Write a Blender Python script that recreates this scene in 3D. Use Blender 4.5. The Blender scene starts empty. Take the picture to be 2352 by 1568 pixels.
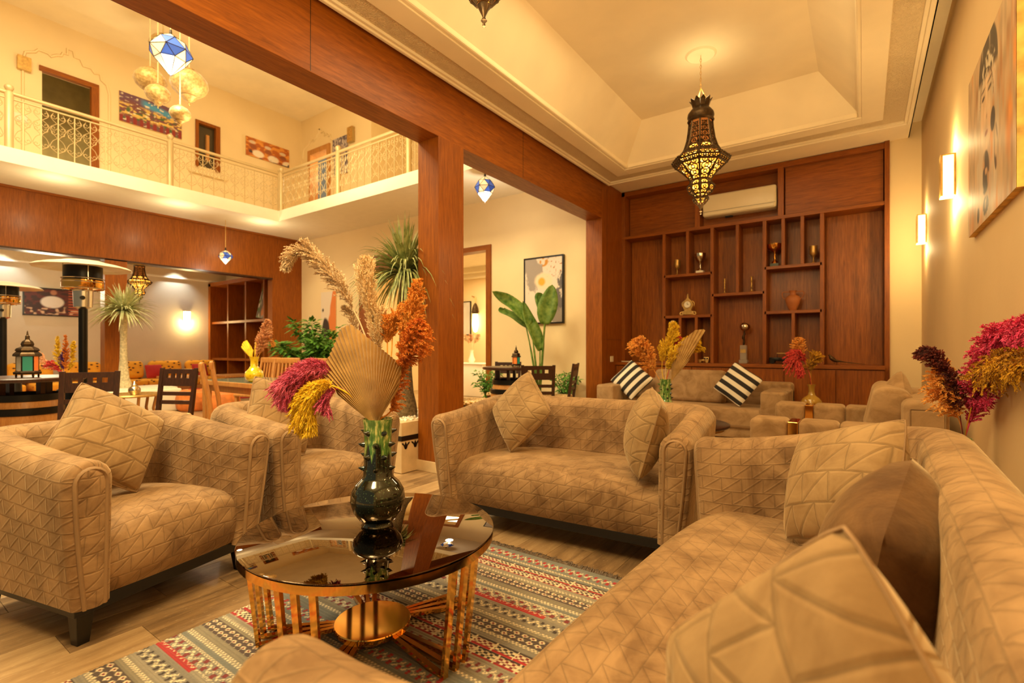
import bpy, bmesh, math, random
import numpy as np
from mathutils import Matrix, Vector
random.seed(7)
PI = math.pi
R = math.radians
SC = bpy.context.scene
COL = SC.collection

# ------------------------------------------------------------------ camera
YAW = 35.3
cam_d = bpy.data.cameras.new('camera'); cam = bpy.data.objects.new('camera', cam_d); COL.objects.link(cam)
cam.location = (0, 0, 1.15); cam.rotation_euler = (R(90), 0, R(YAW))
cam_d.sensor_width = 36; cam_d.lens = 1140 / 2352 * 36; cam_d.shift_y = 18 / 2352; cam_d.clip_start = .02
cam_d.dof.use_dof = True; cam_d.dof.focus_distance = 2.3; cam_d.dof.aperture_fstop = 2.8
SC.camera = cam
# ------------------------------------------------------------------ light
w = bpy.data.worlds.new('world'); SC.world = w; w.use_nodes = True
w.node_tree.nodes['Background'].inputs[0].default_value = (1, .80, .48, 1)
w.node_tree.nodes['Background'].inputs[1].default_value = .17
SC.view_settings.view_transform = 'Standard'; SC.view_settings.look = 'None'
SC.view_settings.gamma = 1; SC.view_settings.use_curve_mapping = False
SC.view_settings.exposure = 0.55
WARM = (1, .78, .40)
def light(kind, loc, energy, color=WARM, size=.3, size_y=None, rot=(0, 0, 0), spread=None, cone=None):
    l = bpy.data.lights.new('lamp_or_fill_light', kind); l.energy = energy; l.color = color
    if kind == 'AREA':
        l.size = size
        if size_y: l.shape = 'RECTANGLE'; l.size_y = size_y
        if spread: l.spread = R(spread)
    else: l.shadow_soft_size = size
    if cone: l.spot_size = R(cone); l.spot_blend = .6
    o = bpy.data.objects.new('lamp_or_fill_light', l); COL.objects.link(o); o.location = loc; o.rotation_euler = rot
    return o
light('AREA', (-1.33, .2, 3.62), 42, size=1.2)                       # fill light added above the lounge, out of view
light('POINT', (-1.33, .0, 3.1), 95, size=.3)                        # unseen point added to lift ceiling and bookcase, no pendant hangs here
light('AREA', (-1.33, 3.6, 4.08), 30, size=1.4)                      # extra downward fill added in the recess between the lanterns
light('AREA', (-6.2, .6, 6.8), 500, (1, .84, .50), size=3.0)         # unseen area light added to brighten atrium and gallery
light('AREA', (-7.2, 4.0, 3.7), 60, (1, .84, .50), size=1.2, rot=(R(180), 0, 0))  # upward fill added in the atrium, without a fixture
for y_ in (.6, 2.2, 3.9, 5.5): light('POINT', (-10.3, y_, 3.45), 8, (1, .82, .46), size=.06)      # points added to light the fascia, standing in for gallery downlights
light('POINT', (-12.9, 2.6, 2.3), 42, (1, .85, .55), size=.3)       # omni fill added in mid air to light salon wall and cornice
light('AREA', (-7.8, 9.0, 3.1), 45, (1, .78, .4), size=1.2)           # side room
light('AREA', (-6.2, 8.8, 3.1), 60, (1, .82, .5), size=1.2)         # bright side room

# ------------------------------------------------------------------ helpers
class MB:
    def __init__(s): s.v = []; s.f = []; s.uv = []
    def add(s, verts, faces, uvs=None, M=None):
        n = len(s.v)
        if M is not None: verts = [tuple(M @ Vector(p)) for p in verts]
        s.v.extend([tuple(p) for p in verts]); s.f.extend([tuple(i + n for i in f) for f in faces])
        s.uv.extend(uvs if uvs else [(p[0], p[2]) for p in verts]); return s
    def box(s, x0, x1, y0, y1, z0, z1, M=None):
        vs = [(x0,y0,z0),(x1,y0,z0),(x1,y1,z0),(x0,y1,z0),(x0,y0,z1),(x1,y0,z1),(x1,y1,z1),(x0,y1,z1)]
        return s.add(vs, [(0,3,2,1),(4,5,6,7),(0,1,5,4),(1,2,6,5),(2,3,7,6),(3,0,4,7)], M=M)
    def rbox(s, x0, x1, y0, y1, z0, z1, r=.02, seg=3, M=None):
        bm = bmesh.new(); bmesh.ops.create_cube(bm, size=1)
        for v in bm.verts: v.co = ((x0+x1)/2 + v.co.x*(x1-x0), (y0+y1)/2 + v.co.y*(y1-y0), (z0+z1)/2 + v.co.z*(z1-z0))
        bmesh.ops.bevel(bm, geom=bm.edges[:], offset=r, segments=seg, profile=.5, affect='EDGES')
        bm.verts.index_update()
        s.add([v.co[:] for v in bm.verts], [[v.index for v in f.verts] for f in bm.faces], M=M); bm.free(); return s
    def hexa(s, b, t, M=None):      # bottom quad, top quad
        return s.add(list(b)+list(t), [(0,3,2,1),(4,5,6,7),(0,1,5,4),(1,2,6,5),(2,3,7,6),(3,0,4,7)], M=M)
    def taper(s, cx, cy, z0, z1, a, b, M=None, ox=0, oy=0):
        q = lambda k, x, y, z: [(x-k,y-k,z),(x+k,y-k,z),(x+k,y+k,z),(x-k,y+k,z)]
        return s.hexa(q(a/2, cx+ox, cy+oy, z0), q(b/2, cx, cy, z1), M)
    def lathe(s, prof, n=24, M=None, cx=0, cy=0, cap=True, rot=0):
        vs = []; fs = []; uvs = []; L = 0
        for k, (r, z) in enumerate(prof):
            if k: L += math.hypot(r-prof[k-1][0], z-prof[k-1][1])
            for i in range(n):
                a = 2*PI*i/n + rot; vs.append((cx+r*math.cos(a), cy+r*math.sin(a), z)); uvs.append((i/n, L))
        for k in range(len(prof)-1):
            for i in range(n):
                j = (i+1) % n; fs.append((k*n+i, k*n+j, (k+1)*n+j, (k+1)*n+i))
        if cap:
            if prof[0][0] > 1e-5: fs.append(tuple(range(n))[::-1])
            if prof[-1][0] > 1e-5: fs.append(tuple((len(prof)-1)*n+i for i in range(n)))
        return s.add(vs, fs, uvs, M)
    def tube(s, pts, rad, n=8, M=None, closed=False):
        pts = [Vector(p) for p in pts]; N = len(pts); vs = []; fs = []
        rr = rad if isinstance(rad, (list, tuple)) else [rad]*N
        up = None
        for i, p in enumerate(pts):
            if closed: t = pts[(i+1) % N]-pts[i-1]
            else: t = pts[min(i+1, N-1)]-pts[max(i-1, 0)]
            t.normalize()
            if up is None: up = Vector((0,0,1)) if abs(t.z) < .9 else Vector((1,0,0))
            sd = t.cross(up)
            if sd.length < 1e-6: sd = t.cross(Vector((0,1,0)))
            sd.normalize(); up = sd.cross(t)
            for k in range(n):
                a = 2*PI*k/n; vs.append(p + (sd*math.cos(a)+up*math.sin(a))*rr[i])
        m = N if closed else N-1
        for i in range(m):
            for k in range(n):
                a, b = i*n, ((i+1) % N)*n; fs.append((a+k, a+(k+1) % n, b+(k+1) % n, b+k))
        if not closed: fs.append(tuple(range(n))[::-1]); fs.append(tuple((N-1)*n+k for k in range(n)))
        return s.add([tuple(v) for v in vs], fs, M=M)
    def prism(s, poly, z0, z1, M=None):
        n = len(poly); vs = [(x,y,z0) for x,y in poly]+[(x,y,z1) for x,y in poly]
        return s.add(vs, [tuple(range(n))[::-1], tuple(range(n,2*n))]+[(i,(i+1)%n,n+(i+1)%n,n+i) for i in range(n)], M=M)
    def grid(s, P, UV=None, M=None, closed_u=False, flip=False):
        nu, nv = len(P), len(P[0]); vs = [p for row in P for p in row]; fs = []
        for i in range(nu if closed_u else nu-1):
            for j in range(nv-1):
                a, b = i*nv+j, ((i+1) % nu)*nv+j
                q = (a, b, b+1, a+1); fs.append(q[::-1] if flip else q)
        return s.add(vs, fs, [p for row in UV for p in row] if UV else None, M)
    def mesh(s, name, mats, smooth=None, mi=None):
        me = bpy.data.meshes.new(name); me.from_pydata(s.v, [], s.f)
        ul = me.uv_layers.new(name='UVMap'); li = np.zeros(len(me.loops), dtype=np.int32); me.loops.foreach_get('vertex_index', li)
        ul.data.foreach_set('uv', np.array(s.uv, dtype=np.float32)[li].ravel())
        for m in (mats if isinstance(mats, (list, tuple)) else [mats]): me.materials.append(m)
        if smooth is not None:
            me.polygons.foreach_set('use_smooth', [True]*len(me.polygons))
            if smooth < 180: me.set_sharp_from_angle(angle=R(smooth))
        if mi is not None: me.polygons.foreach_set('material_index', mi)
        me.update(); return me
    def obj(s, name, m, parent=None, smooth=None, bevel=0, recalc=False):
        me = s.mesh(name, m, smooth)
        if bevel or recalc:
            bm = bmesh.new(); bm.from_mesh(me)
            if recalc: bmesh.ops.recalc_face_normals(bm, faces=bm.faces[:])
            if bevel: bmesh.ops.bevel(bm, geom=bm.edges[:], offset=bevel, segments=2, profile=.5, affect='EDGES', clamp_overlap=True)
            bm.to_mesh(me); bm.free()
        return link(name, me, parent)
def link(name, me, parent=None, M=None):
    o = bpy.data.objects.new(name, me); COL.objects.link(o)
    if parent is not None: o.parent = parent
    if M is not None: o.matrix_local = M
    return o
def tag(o, label, cat, group=None, kind=None):
    o['label'] = label; o['category'] = cat
    if group: o['group'] = group
    if kind: o['kind'] = kind
    return o
def thing(name, label, cat, loc=(0,0,0), rz=0, group=None):
    o = bpy.data.objects.new(name, None); COL.objects.link(o); o.location = loc; o.rotation_euler = (0, 0, R(rz)); o.empty_display_size = .05
    return tag(o, label, cat, group)
def struct(name, mb, m, label=None, parent=None, bevel=0, smooth=None):
    o = mb.obj(name, m, parent, bevel=bevel, smooth=smooth)
    if parent is None: o['kind'] = 'structure'; o['label'] = label or name.replace('_', ' '); o['category'] = name.split('_')[0]
    return o
def copy_tree(o, parent=None, **kw):
    c = o.copy(); COL.objects.link(c); c.parent = parent
    for k, v in kw.items(): c[k] = v
    for ch in o.children: copy_tree(ch, c)
    return c
def TR(loc, rx=0, ry=0, rz=0, s=1):
    from mathutils import Euler
    return Matrix.Translation(loc) @ Euler((R(rx), R(ry), R(rz)), 'XYZ').to_matrix().to_4x4() @ Matrix.Scale(s, 4)
def smooth01(x): x = max(0, min(1, x)); return x*x*(3-2*x)
def spline(pts, n):      # Catmull-Rom through pts
    P = np.array(pts, float); P = np.vstack([2*P[0]-P[1], P, 2*P[-1]-P[-2]]); out = []; m = len(P)-3
    for i in range(n):
        t = i/(n-1)*m; k = min(int(t), m-1); t -= k; a, b, c, d = P[k:k+4]
        out.append(.5*((2*b)+(c-a)*t+(2*a-5*b+4*c-d)*t*t+(3*b-a-3*c+d)*t**3))
    return np.array(out)

# ------------------------------------------------------------------ materials
def lin(r, g, b):
    f = lambda c: c/12.92 if c <= .04045 else ((c+.055)/1.055)**2.4
    return (f(r/255), f(g/255), f(b/255), 1)
class NT:
    def __init__(s, name):
        s.m = bpy.data.materials.new(name); s.m.use_nodes = True; s.t = s.m.node_tree; s.b = s.t.nodes['Principled BSDF']
    def n(s, typ, **kw):
        nd = s.t.nodes.new('ShaderNode'+typ)
        for k, v in kw.items(): setattr(nd, k, v)
        return nd
    def l(s, a, b): s.t.links.new(a, b)
    def put(s, inp, v):
        if hasattr(v, 'is_linked') or isinstance(v, bpy.types.NodeSocket): s.l(v, inp)
        else: inp.default_value = v
    def math(s, op, *a):
        nd = s.n('Math', operation=op)
        for i, v in enumerate(a): s.put(nd.inputs[i], v)
        return nd.outputs[0]
    def mix(s, fac, a, b, blend='MIX'):
        nd = s.n('Mix', data_type='RGBA', blend_type=blend); s.put(nd.inputs[0], fac); s.put(nd.inputs[6], a); s.put(nd.inputs[7], b); return nd.outputs[2]
    def ramp(s, fac, *stops):
        nd = s.n('ValToRGB'); s.put(nd.inputs[0], fac); e = nd.color_ramp.elements
        while len(e) < len(stops): e.new(.5)
        for i, (p, c) in enumerate(stops): e[i].position = p; e[i].color = c if len(c) == 4 else (*c, 1)
        return nd.outputs[0]
    def obj(s, sc=(1,1,1), src='Object'):
        tc = s.n('TexCoord'); mp = s.n('Mapping'); s.l(tc.outputs[src], mp.inputs[0]); mp.inputs['Scale'].default_value = sc; return mp.outputs[0]
    def noise(s, vec, scale=5, detail=3, rough=.5, dist=0):
        nd = s.n('TexNoise'); s.put(nd.inputs['Vector'], vec); nd.inputs['Scale'].default_value = scale; nd.inputs['Detail'].default_value = detail
        nd.inputs['Roughness'].default_value = rough; nd.inputs['Distortion'].default_value = dist; return nd.outputs[0]
    def voro(s, vec, scale=5, feature='F1', out=0):
        nd = s.n('TexVoronoi', feature=feature); s.put(nd.inputs['Vector'], vec); nd.inputs['Scale'].default_value = scale; return nd.outputs[out]
    def bump(s, h, strength=.5, dist=.01):
        nd = s.n('Bump'); s.put(nd.inputs['Height'], h); nd.inputs['Strength'].default_value = strength; nd.inputs['Distance'].default_value = dist
        s.l(nd.outputs[0], s.b.inputs['Normal']); return nd
    def set(s, **kw):
        for k, v in kw.items(): s.put(s.b.inputs[{'color':'Base Color','rough':'Roughness','metal':'Metallic','spec':'Specular IOR Level','coat':'Coat Weight','sheen':'Sheen Weight','trans':'Transmission Weight','emit':'Emission Color','es':'Emission Strength','ior':'IOR','alpha':'Alpha','sss':'Subsurface Weight','crough':'Coat Roughness','srough':'Sheen Roughness','stint':'Sheen Tint'}[k]], v)
        return s
def plain(name, rgb, rough=.5, metal=0, var=.12, scale=6, bump=0, bscale=60, **kw):
    k = NT(name); c = lin(*rgb); v = k.obj()
    dk = tuple(x*(1-var) for x in c[:3])+(1,); lt = tuple(min(1, x*(1+var)) for x in c[:3])+(1,)
    k.set(color=k.ramp(k.noise(v, scale, 3), (.3, dk), (.7, lt)), rough=rough, metal=metal, **kw)
    if bump: k.bump(k.noise(v, bscale, 3), bump, .004)
    return k.m
def emis(name, rgb, es, base=None):
    k = NT(name); k.set(color=lin(*(base or rgb)), emit=lin(*rgb), es=es, rough=.4); return k.m
def wood(name, sc, c1, c2, rough=.38, coat=.12, patches=.35):
    k = NT(name); v = k.obj(sc)
    g = k.noise(v, 9, 6, .62, .6); big = k.noise(k.obj(tuple(x*.35 for x in sc)), 4, 3, .5)
    col = k.ramp(g, (.28, lin(*c2)), (.72, lin(*c1)))
    dk = k.mix(.45, col, lin(*[x*.62 for x in c2]))
    col = k.mix(k.math('MULTIPLY', k.ramp(big, (.42, (0,0,0,1)), (.66, (1,1,1,1))), patches), col, dk)
    k.set(color=col, rough=k.ramp(g, (0, (rough+.12,)*3), (1, (rough,)*3)), coat=coat, crough=.25, spec=.3); k.bump(g, .08, .004); return k.m
def colattr(name, rough=.6, **kw):
    k = NT(name); a = k.n('Attribute'); a.attribute_name = 'Col'; k.set(color=a.outputs[0], rough=rough, **kw); return k.m
def quilt(name, c1, c2, cu=.088, cv=.074, strength=.32, plainv=False):
    k = NT(name); tc = k.n('TexCoord'); sp = k.n('SeparateXYZ'); k.l(tc.outputs['UV'], sp.inputs[0])
    u = k.math('DIVIDE', sp.outputs[0], cu); v = k.math('DIVIDE', sp.outputs[1], cv)
    wob = k.math('MULTIPLY', k.math('SUBTRACT', k.noise(k.obj(), 9, 2), .5), .12)
    u = k.math('ADD', u, wob); v = k.math('ADD', v, wob)
    u = k.math('ADD', u, k.math('MULTIPLY', k.math('FLOOR', v), .5))
    fu = k.math('FRACT', u); fv = k.math('FRACT', v)
    e = lambda f: k.math('MINIMUM', f, k.math('SUBTRACT', 1, f))
    dg = k.math('MULTIPLY', k.math('ABSOLUTE', k.math('SUBTRACT', fu, fv)), .7)
    d = k.math('MINIMUM', k.math('MINIMUM', e(fu), e(fv)), k.math('MINIMUM', dg, k.math('SUBTRACT', .7, dg)))
    mr = k.n('MapRange', interpolation_type='SMOOTHERSTEP'); k.l(d, mr.inputs[0]); mr.inputs[2].default_value = .085
    hgt = k.math('ADD', mr.outputs[0], k.math('MULTIPLY', k.noise(k.obj(), 14, 3), .5))
    mot = k.noise(k.obj((1, 1, 1)), 5.5, 5, .62, .9)
    col = k.ramp(mot, (.36, lin(*c2)), (.60, lin(*c1)))
    if not plainv:
        seam = k.n('MapRange'); k.l(d, seam.inputs[0]); seam.inputs[2].default_value = .03; seam.inputs[3].default_value = .62; seam.inputs[4].default_value = 1
        col = k.mix(1, col, seam.outputs[0], 'MULTIPLY')
        k.bump(hgt, strength, .0055)
    else: k.bump(k.noise(k.obj(), 22, 3), .25, .012)
    k.set(color=col, rough=.78, sheen=.45, srough=.4, stint=lin(255, 226, 180), spec=.2); return k.m

M = {}
M['wall'] = plain('cream_wall_paint', (240, 214, 164), .75, var=.03, scale=1.5, bump=.12, bscale=90)
M['wallg'] = plain('salon_wall_paint', (214, 200, 172), .75, var=.04, scale=2, bump=.15, bscale=70)
M['wallr'] = plain('beige_wall_paint', (214, 184, 136), .7, var=.05, scale=1.2, bump=.15, bscale=70)
M['ceil'] = plain('ceiling_plaster', (246, 228, 192), .8, var=.05, scale=2, bump=.1, bscale=30)
M['white'] = plain('white_plaster', (245, 236, 212), .7, var=.02)
WC1, WC2 = (164, 90, 16), (118, 58, 4)
M['woodz'] = wood('oak_veneer_vertical', (7, 7, .5), WC1, WC2)
M['woody'] = wood('oak_veneer_along_beam', (5, .55, 5), WC1, WC2)
M['woodx'] = wood('oak_veneer_across', (.5, 7, 7), WC1, WC2)
M['woodd'] = wood('bookcase_back_veneer', (6, 6, .4), (174, 98, 20), (118, 60, 5), .34, .15, .6)
M['dark'] = wood('dark_chair_wood', (9, 9, 1), (74, 42, 24), (44, 24, 14), .3, .3)
M['pine'] = wood('light_pine_wood', (8, 8, .8), (212, 152, 82), (180, 118, 58), .4, .2)
M['black'] = plain('black_lacquer_wood', (14, 11, 9), .35, var=.2)
M['blackm'] = plain('black_metal', (30, 27, 24), .35, .6)
M['velvet'] = quilt('quilted_taupe_velvet', (166, 132, 94), (122, 92, 62))
M['velvetp'] = quilt('pillow_taupe_velvet', (168, 137, 96), (138, 108, 72), .105, .105, .42)
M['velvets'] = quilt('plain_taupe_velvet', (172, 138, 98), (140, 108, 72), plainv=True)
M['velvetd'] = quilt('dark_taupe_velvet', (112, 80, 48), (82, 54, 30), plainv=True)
M['piping'] = plain('taupe_piping', (150, 118, 82), .7)
M['gold'] = plain('polished_gold_metal', (232, 172, 84), .09, 1, var=.04)
M['brass'] = plain('aged_brass', (206, 166, 96), .36, .75, var=.2, scale=25)
M['silver'] = plain('silver_metal', (214, 200, 176), .16, 1, var=.08)
M['refl'] = plain('pale_reflector_metal', (228, 214, 190), .35, .25, var=.03)
M['steel'] = plain('brushed_steel', (205, 198, 186), .25, 1, var=.08)
M['bronze'] = plain('dark_bronze', (74, 56, 36), .42, .85, var=.3, scale=30, bump=.3)
M['railm'] = plain('champagne_painted_metal', (206, 180, 130), .45, .3, var=.05)
M['terra'] = plain('terracotta_clay', (176, 104, 52), .6, var=.1)
M['acw'] = plain('ivory_plastic', (232, 218, 186), .3, var=.02)
M['stone'] = plain('beige_stone', (216, 186, 140), .45, var=.1, scale=9)
M['pebble'] = plain('white_pebbles', (240, 230, 208), .6, var=.1, scale=40)
k = NT('smoked_mirror_glass'); k.set(color=lin(92, 72, 48), rough=.02, metal=1, coat=1, crough=.0); M['smoke'] = k.m
k = NT('clear_crystal'); k.set(color=lin(236, 226, 206), rough=.05, trans=.7, ior=1.45); M['clear'] = k.m
k = NT('clear_table_glass'); k.set(color=lin(190, 205, 180), rough=.04, trans=.55, ior=1.45); M['glass'] = k.m
# glazed ceramic: black speckled body, green drips at the top
def glaze(name, ztop, zdrip):
    k = NT(name); tc = k.n('TexCoord'); sp = k.n('SeparateXYZ'); k.l(tc.outputs['Object'], sp.inputs[0])
    st = k.noise(k.obj((26, 26, 3)), 1.6, 3, .5)
    e = k.math('ADD', zdrip, k.math('MULTIPLY', k.math('SUBTRACT', st, .5), (ztop-zdrip)*1.9))
    f = k.n('MapRange'); k.l(k.math('SUBTRACT', sp.outputs[2], e), f.inputs[0]); f.inputs[1].default_value = -.008; f.inputs[2].default_value = .012
    gr = k.ramp(k.noise(k.obj((30, 30, 9)), 2.2, 4, .6), (.3, lin(40, 84, 34)), (.5, lin(92, 142, 66)), (.66, lin(214, 218, 140)))
    spk = k.ramp(k.noise(k.obj(), 150, 2, .5), (.62, lin(14, 22, 12)), (.75, lin(92, 120, 84)))
    k.set(color=k.mix(f.outputs[0], spk, gr), rough=.08, coat=1, crough=.03); return k.m
M['glaze'] = glaze('green_drip_glaze', .434, .30)
# stone-look floor planks
def floor_mat(name, tiled):
    k = NT(name); v = k.obj()
    st = k.noise(k.obj((16, 2.2, 16)), 1.3, 6, .62, .5); cl = k.noise(v, 2.2, 4, .55)
    oi = k.n('ObjectInfo'); tone = k.math('ADD', k.math('MULTIPLY', oi.outputs['Random'], .22), k.math('ADD', k.math('MULTIPLY', st, .55), k.math('MULTIPLY', cl, .35)))
    col = k.ramp(tone, (.36, lin(98, 74, 50)), (.55, lin(158, 126, 88)), (.78, lin(200, 168, 124)))
    sp = k.ramp(k.noise(k.obj((30, 8, 30)), 4, 3, .6), (.62, (0,0,0,1)), (.72, (1,1,1,1)))
    col = k.mix(k.math('MULTIPLY', sp, .35), col, lin(230, 206, 166))
    if tiled:
        br = k.n('TexBrick'); mp = k.n('Mapping'); tc = k.n('TexCoord'); k.l(tc.outputs['Object'], mp.inputs[0]); mp.inputs['Rotation'].default_value = (0, 0, R(90)); k.l(mp.outputs[0], br.inputs[0])
        br.inputs['Scale'].default_value = 1; br.inputs['Brick Width'].default_value = .62; br.inputs['Row Height'].default_value = .2; br.inputs['Mortar Size'].default_value = .003
        br.inputs['Color1'].default_value = (1,1,1,1); br.inputs['Color2'].default_value = (.86,.86,.86,1); br.inputs['Mortar'].default_value = (.6,.55,.45,1)
        col = k.mix(1, col, br.outputs[0], 'MULTIPLY')
    k.set(color=col, rough=.33, coat=.1); k.bump(st, .05, .003); return k.m
M['plank'] = floor_mat('travertine_plank', False); M['floor'] = floor_mat('travertine_floor', True)
# carved plaster band
k = NT('carved_plaster_band'); v = k.obj((1, 1, 1)); a = k.voro(v, 38, 'DISTANCE_TO_EDGE'); b = k.voro(v, 9, 'F1')
hgt = k.math('SUBTRACT', k.math('MULTIPLY', k.math('SINE', k.math('MULTIPLY', b, 90)), .4), k.ramp(a, (.04, (0,0,0,1)), (.12, (1,1,1,1))))
k.set(color=lin(232, 208, 164), rough=.8); k.bump(hgt, .8, .005); M['carved'] = k.m
def leafm(name, a, b, rough=.45, tr=.0):
    k = NT(name); k.set(color=k.ramp(k.noise(k.obj(), 14, 3), (.3, lin(*a)), (.7, lin(*b))), rough=rough, spec=.3); return k.m
M['leaf'] = leafm('shrub_leaf', (46, 96, 30), (116, 168, 66)); M['leafb'] = leafm('broad_leaf', (62, 104, 34), (130, 158, 74), .35)
M['palm'] = leafm('palm_blade', (100, 118, 62), (190, 190, 126)); M['palmp'] = leafm('pale_palm_blade', (160, 170, 110), (226, 222, 176))
M['bark'] = plain('palm_bark', (120, 102, 72), .9, var=.5, scale=40, bump=.9, bscale=45)
M['barkp'] = plain('pale_palm_bark', (206, 190, 150), .9, var=.3, scale=30, bump=.8, bscale=40)
def plumem(name, a, b):
    k = NT(name); k.set(color=k.ramp(k.noise(k.obj(), 16, 3), (.3, lin(*a)), (.7, lin(*b))), rough=.85, spec=.1, sheen=.2); return k.m
M['p_beige'] = plumem('beige_plume', (212, 182, 142), (242, 220, 186)); M['p_tan'] = plumem('straw_plume', (234, 202, 152), (250, 228, 188))
M['p_orange'] = plumem('orange_plume', (236, 152, 50), (252, 194, 100)); M['p_rust'] = plumem('rust_plume', (212, 116, 32), (238, 156, 60))
M['p_pink'] = plumem('magenta_plume', (190, 66, 104), (226, 112, 146)); M['p_yellow'] = plumem('yellow_plume', (226, 178, 20), (250, 218, 60))
M['p_red'] = plumem('red_plume', (206, 56, 56), (236, 96, 84)); M['p_maroon'] = plumem('maroon_plume', (104, 40, 34), (150, 66, 50)); M['p_hot'] = plumem('hot_pink_plume', (214, 46, 100), (244, 96, 140))
M['p_violet'] = plumem('violet_plume', (84, 40, 110), (120, 66, 150)); M['p_ochre'] = plumem('ochre_plume', (176, 122, 18), (220, 166, 40)); M['p_blush'] = plumem('blush_plume', (226, 160, 110), (244, 196, 150))
M['fan'] = plainfan = plumem('dried_fan_leaf', (168, 130, 72), (198, 160, 98))
M['stem'] = plain('dry_stem', (196, 160, 92), .7)
M['art'] = colattr('painted_canvas', .55); M['rug'] = colattr('kilim_weave', .95, sheen=.2)
# ------------------------------------------------------------------ the setting
B = lambda *a: MB().box(*a)
fl = struct('floor', B(-16, 1.2, -2, 11.2, -.12, -.004), M['floor'], 'beige travertine plank floor of the lounge and hall')
pk = [MB().box(0, .1985, 0, .6185, -.012, 0).obj('plank', M['plank'], fl, bevel=.0012)]
pm = pk[0].data; first = True
for i in range(17):
    off = (i*.37) % 1*.62
    for j in range(-1, 7):
        x, y = -3.45+i*.2, -.35+j*.62+off
        if y > 3.75 or (x > -.75 and y > .1) or (x > -3.2 and x < -.6 and y < -.3): continue
        o = pk[0] if first else link('plank', pm, fl); first = False
        o.location = (x, y, 0)
struct('wall_right', B(.565, .72, -2, 8.05, 0, 3.95), M['wallr'], 'beige lounge wall with sconces and a large portrait canvas')
wb = B(-3.475, .72, 7.95, 8.08, 0, 3.95); wb.box(.262, .565, 7.64, 7.95, 0, 3.95); struct('wall_back', wb, M['wall'], 'yellow lit end wall beside the bookcase')
# lounge ceiling with a sloped recess
RX0, RX1, RY0, RY1, ZC, ZR, IN = -2.67, -.05, .25, 6.52, 3.70, 4.10, .34
c = MB(); c.box(-3.475, RX0, -2, 7.95, ZC, ZC+.05); c.box(RX1, .45, -2, 7.95, ZC, ZC+.05); c.box(RX0, RX1, -2, RY0, ZC, ZC+.05); c.box(RX0, RX1, RY1, 7.95, ZC, ZC+.05)
c.box(.44, .45, -2, 7.95, ZC, 3.9); c.box(.44, .6, -2, 7.95, 3.87, 3.92)
bq = [(RX0,RY0,ZC),(RX1,RY0,ZC),(RX1,RY1,ZC),(RX0,RY1,ZC)]; tq = [(RX0+IN,RY0+IN,ZR),(RX1-IN,RY0+IN,ZR),(RX1-IN,RY1-IN,ZR),(RX0+IN,RY1-IN,ZR)]
c.add(bq+tq, [(4,5,6,7)]+[(i,(i+1)%4,4+(i+1)%4,4+i) for i in range(4)])
c.box(-3.475, .6, -2, 8, ZR+.02, ZR+.05)
ce = struct('ceiling', c, M['ceil'], 'cream lounge ceiling with a long sloped tray recess')
def ring(x0, x1, y0, y1, wd, z0, z1):
    m = MB(); m.box(x0, x0+wd, y0, y1, z0, z1); m.box(x1-wd, x1, y0, y1, z0, z1); m.box(x0+wd, x1-wd, y0, y0+wd, z0, z1); m.box(x0+wd, x1-wd, y1-wd, y1, z0, z1); return m
ring(-3.16, .43, -1.4, 7.0, .035, 3.625, 3.70).obj('cornice_lip', M['ceil'], ce, bevel=.008)
ring(-3.125, .395, -1.365, 6.965, .03, 3.64, 3.70).obj('cornice_step', M['ceil'], ce, bevel=.006)
ring(-3.095, .365, -1.335, 6.935, .19, 3.662, 3.70).obj('carved_band', M['carved'], ce)
ring(-2.905, .175, -1.145, 6.745, .19, 3.645, 3.70).obj('cornice_flat', M['ceil'], ce, bevel=.004)
ring(-2.72, 0, RY0-.05, RY1+.05, .05, 3.655, 3.715).obj('recess_bead', M['ceil'], ce, bevel=.015)
MB().lathe([(.0, 4.10), (.06, 4.098), (.13, 4.085), (.15, 4.10)], 32, cx=-1.33, cy=5.15).obj('ceiling_rose', M['ceil'], ce, smooth=40)
# beam, column and pilaster clad in oak
bm_ = struct('trim_1', B(-3.475, -3.208, -2, 6.87, 3.122, 3.675), M['woody'], 'long oak clad ceiling beam between lounge and atrium', bevel=.003)
for y in (-.3, 2.05, 4.75): B(-3.2095, -3.2065, y, y+.004, 3.13, 3.67).obj('panel_joint', M['black'], bm_)
cl = struct('trim_2', B(-3.475, -3.208, 3.354, 3.708, .1, 3.125), M['woodz'], 'square oak clad column under the beam', bevel=.003)
B(-3.487, -3.196, 3.342, 3.72, 0, .1).obj('plinth', M['stone'], cl, bevel=.003)
B(-3.4755, -3.2075, 3.3535, 3.7085, 1.02, 1.023).obj('panel_joint', M['woody'], cl)
pl_ = struct('trim_3', B(-3.475, -3.208, 6.87, 7.64, 0, 3.695), M['woodz'], 'oak clad pilaster at the left of the bookcase', bevel=.003)
B(-3.2095, -3.2065, 7.05, 7.053, 0, 3.6).obj('panel_joint', M['black'], pl_); B(-3.2095, -3.2065, 6.92, 7.6, 1.3, 1.303).obj('panel_joint', M['black'], pl_)
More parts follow.
